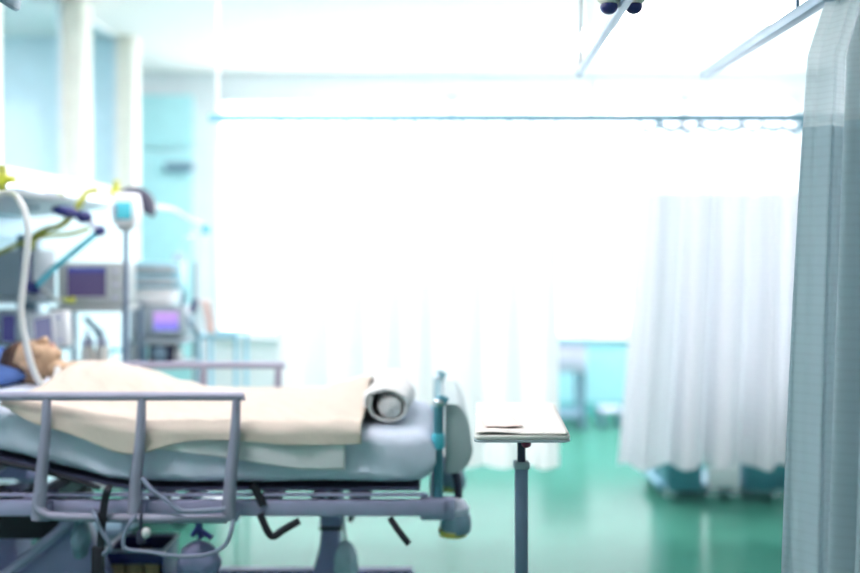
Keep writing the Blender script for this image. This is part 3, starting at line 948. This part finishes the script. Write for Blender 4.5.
def flowmeter(p, label, s=1.0):
    t = thing('flowmeter', label, 'flowmeter', p)
    part(t, 'knob', B().lathe(p, [(0.012 * s, -0.02 * s), (0.026 * s, -0.014 * s), (0.026 * s, 0.014 * s), (0.012 * s, 0.02 * s)], 14, RX(90)), M['yellow'])
    part(t, 'meter_tube', B().lathe(p + Vector((0, 0, -0.045 * s)), [(0.012 * s, 0), (0.016 * s, 0.01 * s), (0.016 * s, 0.09 * s), (0.01 * s, 0.1 * s)], 14), M['olive'])
    part(t, 'outlet_arm', B().bar(p, p + Vector((0.05 * s, 0.0, -0.002)), 0.013 * s), M['yellow'])
    return t


flowmeter(at(2, 179, 3.98), 'yellow-green flowmeter on the wall duct at the left edge', 1.0)
flowmeter(at(116, 193, 5.35), 'yellow flowmeter at the far end of the wall duct', 1.25)

# hoses
def hose(name, pts, r, m, label, cat='hose', seg=10):
    return solo(name, B().tube(pts, r, seg, 8), M[m], label, cat)


hose('gas_hose', [at(97, 190, 5.0), at(86, 194, 4.95), at(73, 214, 4.92), at(60, 226, 4.92), at(46, 230, 4.93), at(34, 238, 4.95), at(30, 258, 4.98)], 0.016, 'olive', 'olive-yellow gas hose dropping from the duct and curving left')
hose('gas_hose', [at(90, 228, 4.98), at(70, 234, 4.95), at(45, 236, 4.9), at(22, 243, 4.88), at(-4, 254, 4.85)], 0.011, 'olive', 'thin olive hose sagging above the monitors toward the left edge')
hose('breathing_tube', [at(-6, 197, 4.05), at(6, 193, 4.05), at(16, 197, 4.05), at(24, 210, 4.04), at(28, 232, 4.03), at(25, 270, 4.03), at(21, 312, 4.03), at(27, 348, 4.03), at(35, 374, 4.02), at(43, 385, 4.02), at(52, 383, 4.04), at(57, 374, 4.07), at(58, 368, 4.09)],
     0.0135, 'tube', 'white breathing tube arching down from the wall duct to the patient', 'tube')

# ================================================================== monitors and pumps
def monitor(name, label, c, w, h, dep, rz, rx, body, screen, sx=(0.1, 0.8), sz=(0.14, 0.86), cat='monitor', knobs=0, handle=False, foot=None, ry=0):
    """boxy screen; c = centre of its front"""
    rot = RZ(rz) @ RX(rx) @ RY(ry)
    c = Vector(c)
    low = c + rot @ Vector((0, dep / 2, -h / 2))
    t = thing(name, label, cat, (low.x, low.y, low.z if foot is None else foot))
    L = lambda x, y, z: c + rot @ Vector((x, y, z))
    part(t, 'housing', B().box(L(0, dep / 2, 0), (w, dep, h), 0.014, rot), M[body])
    x0, x1 = (sx[0] - 0.5) * w, (sx[1] - 0.5) * w
    z0, z1 = (sz[0] - 0.5) * h, (sz[1] - 0.5) * h
    b = B()
    for (a0, a1, b0, b1) in ((x0 - 0.012, x1 + 0.012, z1, z1 + 0.012), (x0 - 0.012, x1 + 0.012, z0 - 0.012, z0), (x0 - 0.012, x0, z0, z1), (x1, x1 + 0.012, z0, z1)):
        b.box(L((a0 + a1) / 2, -0.004, (b0 + b1) / 2), (a1 - a0, 0.012, b1 - b0), 0.002, rot)
    part(t, 'bezel', b, M[body])
    part(t, 'screen', B().box(L((x0 + x1) / 2, -0.001, (z0 + z1) / 2), (x1 - x0, 0.006, z1 - z0), 0.0, rot), M[screen])
    for k in range(knobs):
        zz = (0.30 - 0.6 * k / max(1, knobs - 1)) * h
        part(t, 'button', B().box(L((sx[1] + 1) / 2 * w - w / 2, -0.004, zz), (0.028, 0.01, 0.016), 0.003, rot), M['lilac'])
    if handle:
        part(t, 'handle', B().tube([L(-w * 0.3, dep * 0.5, h / 2 - 0.005), L(-w * 0.28, dep * 0.5, h / 2 + 0.03), L(w * 0.28, dep * 0.5, h / 2 + 0.03), L(w * 0.3, dep * 0.5, h / 2 - 0.005)], 0.008, 8, 4), M[body])
    return t


# cart carrying the large monitor
def cart(name, label, x0, x1, y0, y1, shelves, posts, mpost, mshelf, top):
    t = thing(name, label, 'trolley', ((x0 + x1) / 2, (y0 + y1) / 2, 0))
    for (x, y) in posts:
        part(t, 'post', B().bar((x, y, 0.09), (x, y, top), 0.013), M[mpost])
    for z in shelves:
        part(t, 'shelf', B().span(x0, x1, y0, y1, z - 0.022, z, 0.006), M[mshelf])
    for x in (x0 + 0.03, x1 - 0.03):
        for y in (y0 + 0.03, y1 - 0.03):
            caster(t, (x, y, 0), 0.035)
    part(t, 'base', B().span(x0, x1, y0, y1, 0.085, 0.115, 0.008), M[mpost])
    return t


S1 = zat(307, 5.1)
ax0, ax1 = xat(52, 5.1), xat(126, 5.1)
cart('equipment_cart', 'grey shelved cart carrying the large monitor beyond the bed', ax0, ax1, 5.05, 5.40, (S1, 0.80, 0.35), ((ax0 + 0.015, 5.37), (ax1 - 0.005, 5.37), (ax1 + 0.0, 5.075)), 'poleblue', 'beige', S1 + 0.01)
monitor('patient_monitor', 'large grey patient monitor with dark purple screen on the cart', (xat(91, 5.1), 5.1, (zat(262, 5.1) + S1) / 2), 0.345, zat(262, 5.1) - S1 - 0.004, 0.2, 0, 0,
        'beige', 'screen_dark', (0.15, 0.73), (0.22, 0.88), knobs=3)
# ventilator at the left edge
vz = zat(297, 4.95)
monitor('ventilator', 'blue-grey ventilator unit with dark side panel at the left edge', (xat(15, 4.95), 4.95, (zat(250, 4.95) + vz) / 2), 0.225, zat(250, 4.95) - vz, 0.18, -12, 0,
        'greyp', 'screen_deep', (0.68, 0.92), (0.1, 0.9), cat='ventilator', knobs=0)
monitor('patient_monitor', 'small monitor with dark screen at the left edge beneath the ventilator', (xat(4, 4.9), 4.9, (zat(310, 4.9) + zat(347, 4.9)) / 2), 0.16, 0.175, 0.14, -8, 0,
        'greyp', 'screen_deep', (0.45, 0.9), (0.12, 0.88))
monitor('patient_monitor', 'tilted white-framed monitor with grey screen just above the patient head', (xat(46, 4.82), 4.82, zat(331, 4.82)), 0.23, 0.18, 0.05, -14, -8,
        'white', 'screen_grey', (0.24, 0.66), (0.16, 0.86), knobs=2, ry=-10)
# stand that carries the three units at the left
vs = thing('ventilator_stand', 'blue-grey stand behind the bed head holding the ventilator and small screens', 'stand', (-2.1, 5.05, 0))
part(vs, 'column', B().span(-2.16, -2.06, 5.14, 5.22, 0.1, 1.62, 0.01), M['slate'])
part(vs, 'top_tray', B().span(-2.27, -1.90, 4.93, 5.14, vz - 0.03, vz - 0.006, 0.006), M['greyp'])
part(vs, 'mid_tray', B().span(-2.27, -1.86, 4.88, 5.14, zat(347, 4.9) - 0.03, zat(347, 4.9) - 0.008, 0.006), M['lightblue'])
part(vs, 'cabinet', B().span(-2.30, -1.98, 4.86, 5.14, 0.42, 0.98, 0.012), M['violet'])
part(vs, 'screen_arm', B().tube([(-2.09, 5.14, 1.20), (-2.0, 5.02, 1.18), at(47, 330, 4.90)], 0.014, 10, 4), M['slate'])
part(vs, 'base', B().span(-2.30, -2.0, 4.88, 5.24, 0.085, 0.12, 0.01), M['slate'])
for x in (-2.27, -2.03):
    for y in (4.91, 5.21):
        caster(vs, (x, y, 0), 0.035)

# adjustable reading lamp below the duct
rl_ = thing('reading_lamp', 'dark-headed reading lamp on a blue folding arm under the wall duct', 'lamp', at(36, 287, 5.0))
part(rl_, 'lamp_head', B().ball(at(67, 212, 4.80), (0.075, 0.05, 0.028), 20, 12, RY(12)).ball(at(84, 217, 4.82), (0.04, 0.04, 0.03)), M['navy'], 'dark navy lamp head')
part(rl_, 'lower_arm', B().tube([at(36, 286, 4.86), at(58, 265, 4.86), at(101, 230, 4.86)], 0.014, 10, 0), M['cyan'])
part(rl_, 'elbow', B().ball(at(100, 231, 4.86), (0.03, 0.024, 0.026)), M['navy'])
part(rl_, 'upper_arm', B().tube([at(100, 230, 4.86), at(84, 217, 4.83)], 0.014, 10, 0), M['lilac'])
part(rl_, 'clamp', B().box(at(35, 288, 4.87), (0.04, 0.05, 0.06), 0.008), M['navy'])

# IV stand with cyan-faced pump
ix = xat(126, 4.9)
iv = thing('iv_stand', 'thin grey IV stand with a cyan-fronted pump at its top, beside the large monitor', 'IV stand', (ix, 4.9, 0))
part(iv, 'pole', B().bar((ix, 4.9, 0.10), (ix, 4.9, zat(228, 4.9)), 0.0125), M['poleblue'])
for k in range(5):
    a = 2 * math.pi * k / 5
    lg = part(iv, 'leg', B().tube([(ix, 4.9, 0.11), (ix + 0.2 * math.cos(a), 4.9 + 0.2 * math.sin(a), 0.075)], 0.014, 8, 0), M['poleblue'])
    part(lg, 'wheel', B().lathe((ix + 0.2 * math.cos(a), 4.9 + 0.2 * math.sin(a), 0.032), [(0.02, -0.012), (0.032, -0.01), (0.032, 0.01), (0.02, 0.012)], 16, RX(90)), M['dark'])
z0, z1 = zat(229, 4.9), zat(193, 4.9)
pb = part(iv, 'pump_body', B().prism([(ix - 0.055, z0 + 0.02), (ix + 0.055, z0 + 0.02), (ix + 0.065, (z0 + z1) / 2), (ix + 0.05, z1), (ix - 0.05, z1), (ix - 0.06, (z0 + z1) / 2)], 4.85, 4.97, 'Y', 0.012), M['white'])
part(pb, 'pump_face', B().span(ix - 0.035, ix + 0.042, 4.842, 4.852, z0 + 0.045, z1 - 0.045, 0.004), M['cyan'], 'cyan pump front')
part(pb, 'pump_window', B().span(ix - 0.04, ix - 0.025, 4.838, 4.845, z0 + 0.06, z1 - 0.06, 0.003), M['slate'])
part(iv, 'pump_foot', B().span(ix - 0.035, ix + 0.035, 4.87, 4.94, z0 - 0.01, z0 + 0.022, 0.008), M['beige'])

# second cart with pumps and lit screen
S2, S3 = zat(305, 5.55), zat(364, 5.55)
bx0, bx1 = xat(128, 5.55), xat(186, 5.55)
cart('equipment_cart', 'light shelved cart stacked with pumps, left of the white curtain', bx0, bx1, 5.5, 5.85, (S3, 0.5, zat(340, 5.55)), ((bx0 + 0.015, 5.82), (bx1 - 0.015, 5.82)), 'greyp', 'greyp', zat(263, 5.55))
monitor('anaesthesia_monitor', 'small box monitor with glowing violet-blue screen on the light cart', (xat(156, 5.52), 5.52, (zat(306, 5.55) + zat(338, 5.55)) / 2), 0.30, 0.175, 0.2, 0, 0,
        'greyp', 'screen_lit', (0.46, 0.92), (0.26, 0.84), knobs=0)
bz = zat(306, 5.55) + 0.008
t = thing('dressing_box', 'white carton lying between the infusion pump and the violet-screened monitor', 'box', (xat(150, 5.55), 5.62, bz))
part(t, 'carton_body', B().span(bx0 + 0.012, bx0 + 0.24, 5.53, 5.74, bz, bz + 0.07, 0.006), M['white'])
part(t, 'lid', B().span(bx0 + 0.008, bx0 + 0.244, 5.526, 5.744, bz + 0.071, bz + 0.088, 0.005), M['white'])
bz = bz + 0.09
t = thing('infusion_pump', 'light blue infusion pump at the top of the light cart', 'infusion pump', (xat(158, 5.55), 5.62, bz))
part(t, 'housing', B().span(bx0 + 0.03, bx1 - 0.03, 5.54, 5.73, bz, bz + 0.145, 0.012), M['lightblue'])
for k in range(2):
    part(t, 'syringe_bay', B().span(bx0 + 0.05, bx1 - 0.07, 5.53, 5.542, bz + 0.015 + k * 0.065, bz + 0.06 + k * 0.065, 0.004), M['greyp'])
    part(t, 'button', B().span(bx1 - 0.06, bx1 - 0.04, 5.53, 5.542, bz + 0.03 + k * 0.065, bz + 0.05 + k * 0.065, 0.003), M['white'])
dz = S3 + 0.002
t = thing('suction_unit', 'dark boxy suction unit beneath the violet-screened monitor', 'medical device', (xat(160, 5.55), 5.6, dz))
part(t, 'housing', B().span(xat(148, 5.52), xat(173, 5.52), 5.52, 5.68, dz, zat(343, 5.55), 0.012), M['dark'])
part(t, 'dial', B().lathe((xat(160, 5.52), 5.515, (dz + zat(343, 5.55)) / 2), [(0.035, -0.008), (0.04, 0.006), (0.02, 0.012)], 18, RX(90)), M['slate'])
part(t, 'foot', B().span(xat(150, 5.52), xat(171, 5.52), 5.515, 5.53, dz + 0.004, dz + 0.022, 0.003), M['black'])


def bottle(px, py0, py1, Y, r, m, label, cap='white'):
    p = at(px, py1, Y); h = zat(py0, Y) - p.z
    t = thing('bottle', label, 'bottle', p)
    part(t, 'body', B().lathe(p, [(r * 0.9, 0), (r, 0.01), (r, h * 0.62), (r * 0.45, h * 0.78), (r * 0.45, h * 0.86)], 18), M[m])
    part(t, 'cap', B().lathe(p + Vector((0, 0, h * 0.84)), [(r * 0.5, 0), (r * 0.5, h * 0.15), (r * 0.3, h * 0.16)], 14), M[cap])


s3y = HY + (H - S3) / 5.58 * 1000
bottle(133, s3y - 34, s3y, 5.58, 0.03, 'white', 'white bottle on the light cart, left of the dark suction unit')
bottle(143, s3y - 24, s3y, 5.60, 0.022, 'lightblue', 'small pale blue bottle between the white bottle and the suction unit')
bottle(178, s3y - 18, s3y, 5.58, 0.03, 'white', 'short white bottle on the light cart, right of the suction unit')
t = thing('basin', 'white plastic basin on top of the large monitor cart', 'basin', (0, 0, 0))
bpy.data.objects.remove(t)
# things on the monitor cart's lower shelf
for px, lab, m_ in ((88, 'pinkish white suction bottle on the cart, left one', 'paper'), (102, 'pinkish white suction bottle on the cart, right one', 'paper')):
    p = Vector((xat(px, 5.14), 5.14, 0.802))
    t = thing('suction_jar', lab, 'jar', p, 'suction bottles on the cart')
    part(t, 'jar', B().lathe(p, [(0.03, 0), (0.034, 0.01), (0.034, 0.22), (0.022, 0.25)], 18), M[m_])
    part(t, 'lid', B().lathe(p + Vector((0, 0, 0.248)), [(0.03, 0), (0.03, 0.025), (0.012, 0.04), (0.01, 0.08)], 18), M['lilac'])
hose('suction_tube', [at(86, 318, 5.16), at(92, 325, 5.14), at(97, 330, 5.13), at(100, 338, 5.13)], 0.014, 'slate', 'short dark tube hanging under the large monitor', 'tube')
hose('coiled_tube', [at(106, 362, 5.2), at(110, 352, 5.2), at(118, 350, 5.2), at(124, 353, 5.2), at(125, 364, 5.2)], 0.009, 'cyan', 'cyan tube loop right of the suction bottles', 'tube')
hose('sensor_cable', [at(41, 289, 4.88), at(50, 296, 4.88), at(60, 302, 4.9), at(70, 302, 4.96)], 0.010, 'beige', 'grey sensor cable lying in front of the large monitor', 'cable')
solo('cable_clip', B().box(at(68, 300, 4.93), (0.05, 0.03, 0.022), 0.006).box(at(73, 300, 4.93), (0.015, 0.035, 0.03), 0.004), M['yellow'], 'small yellow clip below the purple screen', 'clip')

# examination lamp on its floor pole
ex = xat(205, 6.0)
el = thing('examination_lamp', 'white examination lamp on a pole with a black curved shade', 'lamp', (ex, 6.0, 0))
part(el, 'pole', B().bar((ex, 6.0, 0.06), (ex, 6.0, zat(222, 6.0)), 0.014), M['white'])
part(el, 'base', B().lathe((ex, 6.0, 0.0), [(0.2, 0), (0.2, 0.03), (0.03, 0.07), (0.016, 0.08)], 28), M['white'])
part(el, 'clamp', B().box(at(206, 229, 6.0), (0.04, 0.05, 0.055), 0.008), M['cyan'], 'blue clamp on the pole')
part(el, 'arm', B().tube([(ex, 6.0, zat(226, 6.0)), at(188, 219, 5.9), at(170, 209, 5.75), at(150, 207, 5.45)], 0.015, 10, 6), M['white'])
hc = at(134, 208, 5.35)
def shade(u, v):
    a = 2 * math.pi * u; b_ = 0.05 + v * 1.30
    p = Vector((math.sin(b_) * math.cos(a), math.sin(b_) * math.sin(a), math.cos(b_))) * 0.115
    return hc + RY(38) @ p
part(el, 'lamp_shade', B().grid(shade, 32, 14), M['dark'], 'black curved lamp shade')
part(el, 'reflector', B().lathe(hc + RY(38) @ Vector((0, 0, 0.03)), [(0.02, 0.02), (0.095, 0.0), (0.10, -0.008), (0.02, -0.004)], 24, RY(38)), M['white'])

# hanging bag / cloth and stethoscope cable by the light cart
t = thing('iv_bag', 'pale blue tilted fluid bag hanging right of the light cart', 'fluid bag', at(176, 292, 5.75))
part(t, 'bag', B().prism([(xat(168, 5.75), zat(290, 5.75)), (xat(180, 5.75), zat(292, 5.75)), (xat(186, 5.75), zat(254, 5.75)), (xat(173, 5.75), zat(252, 5.75))], 5.74, 5.775, 'Y', 0.012), M['film'])
part(t, 'hook', B().tube([at(179, 253, 5.757), at(181, 244, 5.757), at(185, 238, 5.757)], 0.004, 8, 3).tube([at(185, 238, 5.757), at(195, 235, 5.85), at(204, 234, 5.985)], 0.004, 8, 3), M['chrome'])
hose('cable_loop', [at(184, 292, 5.62), at(183, 305, 5.6), at(187, 318, 5.6), at(193, 327, 5.6), at(198, 334, 5.62)], 0.014, 'slate', 'dark blue cable curving down at the right side of the light cart', 'cable')
t = thing('hand_towel', 'pinkish towel draped over the pale blue frame chair', 'towel', at(205, 333, 5.7))
def tow(u, v):
    p = at(200 + 9 * u + 7 * v, 300 + 34 * v, 5.62)
    return p + Vector((0, 0.02 * math.sin(u * 9 + v * 2), 0))
o = part(t, 'cloth', B().grid(tow, 16, 24), M['pink']); solid(o, 0.008)
part(t, 'dark_stripe', B().box(at(194, 306, 5.6), (0.035, 0.02, 0.08), 0.008, RY(12)), M['navy'], 'dark navy fastening')
# pale blue frame chair
cxa, cxb, cy0, cy1 = xat(200, 5.7), xat(237, 5.7), 5.68, 5.98
t = thing('frame_chair', 'pale blue metal-framed chair standing between the light cart and the white curtain', 'chair', ((cxa + cxb) / 2, 5.83, 0))
for x in (cxa, cxb):
    part(t, 'leg', B().bar((x, cy0, 0), (x, cy0, zat(335, 5.7)), 0.013), M['lightblue'])
    part(t, 'leg', B().bar((x, cy1, 0), (x, cy1, zat(335, 5.7)), 0.013), M['lightblue'])
part(t, 'top_rail', B().bar((cxa, cy0, zat(336, 5.7)), (cxb, cy0, zat(336, 5.7)), 0.014).bar((cxa, cy1, zat(336, 5.7)), (cxb, cy1, zat(336, 5.7)), 0.014)
     .bar((cxa, cy0, zat(336, 5.7)), (cxa, cy1, zat(336, 5.7)), 0.014).bar((cxb, cy0, zat(336, 5.7)), (cxb, cy1, zat(336, 5.7)), 0.014), M['lightblue'])
part(t, 'seat', B().span(cxa, cxb, cy0, cy1, 0.62, 0.66, 0.012), M['white'])

# ================================================================== beneath the bed
cr = thing('storage_crate', 'navy blue open-fronted crate on the floor beneath the bed', 'crate', (xat(132, 4.17), 4.17, 0.0))
k0, k1 = xat(104, 4.05), xat(163, 4.05)
CH = zat(552, 4.05)
part(cr, 'crate_body', B().span(k0, k1, 4.05, 4.06, CH - 0.05, CH, 0.003).span(k0, k1, 4.05, 4.06, 0.0, 0.08, 0.003).span(k0, k1, 4.28, 4.29, 0.0, CH, 0.003).span(k0, k0 + 0.01, 4.06, 4.28, 0, CH, 0.003)
     .span(k1 - 0.01, k1, 4.06, 4.28, 0, CH, 0.003).span(k0, k1, 4.05, 4.29, 0, 0.01), M['navy'])
part(cr, 'crate_rim', B().tube([(k0, 4.055, CH + 0.003), (k1, 4.055, CH + 0.003), (k1, 4.285, CH + 0.003), (k0, 4.285, CH + 0.003), (k0, 4.055, CH + 0.003)], 0.008, 8, 0), M['lilac'])
for k in range(3):
    x = k0 + 0.045 + k * 0.07
    solo('carton', B().span(x - 0.028, x + 0.028, 4.075, 4.26, 0.012, CH - 0.055 + 0.012 * (k % 2), 0.004), M['tan'],
         ['tan carton at the left in the navy crate', 'tan carton in the middle of the navy crate', 'tan carton at the right in the navy crate'][k], 'carton', 'cartons in the navy crate')


def pouch(name, px0, px1, py0, py1, Y, m, label, cat='bag', hookto=None):
    t = thing(name, label, cat, at((px0 + px1) / 2, py1, Y))
    a, b_ = at(px0, py1, Y), at(px1, py0, Y)
    w, h = b_.x - a.x, b_.z - a.z
    def f(u, v):
        th = 2 * math.pi * u
        k = math.sin(math.pi * min(1, 0.12 + 0.88 * v)) ** 0.5 if v > 0.5 else (0.55 + 0.45 * math.sin(math.pi * v)) * (1 if v > 0.02 else 0.6)
        k = max(k, 0.12)
        n = 1 + 0.16 * noise.noise((math.cos(th) * 2, math.sin(th) * 2, v * 4 + px0))
        return Vector((a.x + w / 2 + w / 2 * math.cos(th) * k * n, Y + 0.055 * math.sin(th) * k * n, a.z + h * v))
    bb = B().grid(f, 30, 20)
    part(t, 'pouch', bb, M[m])
    if hookto:
        part(t, 'hanger', B().tube([(a.x + w / 2, Y, b_.z - 0.01), Vector(hookto)], 0.005, 8, 0), M['clear'])
    return t


pouch('drainage_bag', 72, 90, 516, 558, 3.80, 'slate', 'dark grey drainage bag hanging under the bed left of the black strap', hookto=at(81, 512, 3.76))
pouch('drainage_bag', 178, 220, 540, 580, 3.80, 'violet', 'violet-grey drainage bag hanging low under the rail end', hookto=at(200, 512, 3.76))
pouch('plastic_bag', 334, 358, 540, 585, 3.95, 'film', 'pale blue crumpled plastic bag beside the lifting column', hookto=at(343, 516, 3.95))
t = thing('drain_valve', 'dark blue branched valve hanging beneath the bed frame', 'valve', at(200, 545, 3.78))
part(t, 'valve_body', B().tube([at(196, 512, 3.74), at(199, 525, 3.74), at(201, 538, 3.74)], 0.013, 10, 4), M['navy'])
part(t, 'valve_lever', B().bar(at(199, 526, 3.735), at(192, 536, 3.73), 0.010).bar(at(200, 530, 3.735), at(212, 538, 3.73), 0.010), M['navy'])
hose('drain_tube', [at(93, 511, 3.71), at(95, 515, 3.58), at(101, 530, 3.58), at(110, 547, 3.58), at(100, 556, 3.60)], 0.008, 'clear', 'thin clear tube right beside the black strap', 'tube')
hose('drain_tube', [at(142, 512, 3.715), at(135, 517, 3.62), at(126, 530, 3.60), at(125, 548, 3.60), at(150, 552, 3.60), at(175, 556, 3.60), at(205, 555, 3.60), at(225, 545, 3.60), at(232, 527, 3.60), at(233, 514, 3.70)], 0.0075, 'clear',
     'long clear drain tube looping low under the side rail', 'tube')
hose('drain_tube', [at(142, 478, 3.61), at(150, 488, 3.60), at(165, 499, 3.60), at(180, 510, 3.60), at(195, 511, 3.60), at(225, 509, 3.60)], 0.009, 'clear',
     'pale tube running down across the frame beside the middle rail post', 'tube')
t = thing('suction_clamp', 'small white and dark clamp hanging inside the tube loop', 'clamp', at(142, 540, 3.66))
part(t, 'clamp_body', B().box(at(141, 537, 3.62), (0.03, 0.03, 0.05), 0.008).bar(at(141, 513, 3.62), at(141, 531, 3.62), 0.006), M['dark'])
part(t, 'clamp_cap', B().ball(at(146, 533, 3.62), (0.018, 0.018, 0.02)), M['tube'])

# ================================================================== far bays
t = thing('bedside_cabinet', 'blue-lilac bedside cabinet on legs seen through the gap between the curtains', 'cabinet', (xat(567, 8.6), 8.7, 0))
f0, f1 = xat(545, 8.5), xat(587, 8.5)
part(t, 'body', B().span(f0, f1, 8.5, 8.9, zat(373, 8.5), zat(342, 8.5), 0.01), M['lilac'])
part(t, 'top', B().span(f0 - 0.015, f1 + 0.015, 8.48, 8.92, zat(342, 8.5), zat(337, 8.5), 0.006), M['lightblue'])
part(t, 'drawer', B().span(f0 + 0.03, f1 - 0.03, 8.485, 8.5, zat(370, 8.5), zat(350, 8.5), 0.004), M['lilac'])
for x in (f0 + 0.03, f1 - 0.03):
    for y in (8.53, 8.87):
        part(t, 'leg', B().bar((x, y, 0), (x, y, zat(373, 8.5)), 0.022), M['slate'])
part(t, 'lower_shelf', B().span(f0, f1, 8.5, 8.9, 0.10, 0.13, 0.005), M['slate'])
t = thing('step_stool', 'low pale step stool on the floor near the far wall', 'stool', (xat(611, 8.6), 8.7, 0))
part(t, 'step', B().span(xat(601, 8.6), xat(624, 8.6), 8.6, 8.85, 0.13, 0.16, 0.008), M['lilac'])
for x in (xat(603, 8.6), xat(622, 8.6)):
    part(t, 'leg', B().span(x - 0.012, x + 0.012, 8.61, 8.84, 0, 0.13, 0.004), M['slate'])

# stretcher standing in the right bay behind the curtain
SY = 0.34
t = thing('stretcher', 'dark teal wheeled stretcher behind the right curtain, only its underside showing', 'stretcher', (1.95, 5.98 + SY, 0))
part(t, 'mattress', B().span(1.36, 3.05, 5.72 + SY, 6.3 + SY, 0.72, 0.82, 0.03), M['palesheet'])
part(t, 'frame', B().span(1.34, 3.08, 5.70 + SY, 6.32 + SY, 0.66, 0.72, 0.01), M['bedmetal'])
for x0, x1 in ((1.40, 1.62), (2.66, 2.86)):
    part(t, 'column', B().span(x0, x1, 5.72 + SY, 6.2 + SY, 0.07, 0.66, 0.02), M['tealmetal'])
part(t, 'storage_bin', B().span(1.88, 2.60, 5.72 + SY, 6.2 + SY, 0.07, 0.55, 0.03), M['tealmetal'])
part(t, 'side_panel', B().span(1.65, 1.85, 5.72 + SY, 5.78 + SY, 0.09, 0.60, 0.02), M['white'], 'white panel between the dark columns')
part(t, 'base', B().span(1.36, 3.05, 5.80 + SY, 6.28 + SY, 0.06, 0.10, 0.012), M['tealmetal'])
for x in (1.42, 1.68, 1.82, 2.08, 2.95):
    caster(t, (x, 5.75 + SY, 0), 0.034, 'chrome')
for x in (1.42, 2.95):
    caster(t, (x, 6.24 + SY, 0), 0.034, 'chrome')

# ================================================================== light
w = bpy.data.worlds.new('overcast_sky'); SC.world = w
w.use_nodes = True
nt = w.node_tree
bg = nt.nodes['Background']
bg.inputs['Color'].default_value = (0.96, 0.95, 1.0, 1)
bg.inputs['Strength'].default_value = 3.2
for k in range(3):
    a, b = WX[k], WX[k + 1]
    l = bpy.data.lights.new('window_portal', 'AREA'); l.shape = 'RECTANGLE'
    l.size = b - a - 0.1; l.size_y = WZ1 - WZ0 - 0.12
    l.cycles.is_portal = True
    o = bpy.data.objects.new('window_portal', l); COL.objects.link(o)
    o.location = ((a + b) / 2, YB + 0.16, (WZ0 + WZ1) / 2)
    o.rotation_euler = (R(-90), 0, 0)

# ================================================================== camera
cam = bpy.data.cameras.new('camera')
co = bpy.data.objects.new('camera', cam); COL.objects.link(co)
co.location = (0, 0, H); co.rotation_euler = (R(90), 0, 0)
cam.sensor_width = 36; cam.lens = FPX / 860 * 36
cam.shift_x = -(CX - 430) / 860
cam.shift_y = -(286.5 - HY) / 860
cam.clip_start = 0.05
cam.dof.use_dof = True
cam.dof.focus_distance = 3.0
cam.dof.aperture_fstop = 0.72
SC.camera = co
vs_ = SC.view_settings
vs_.view_transform = 'Standard'; vs_.look = 'None'; vs_.gamma = 1.0; vs_.exposure = 0.9
vs_.use_curve_mapping = False
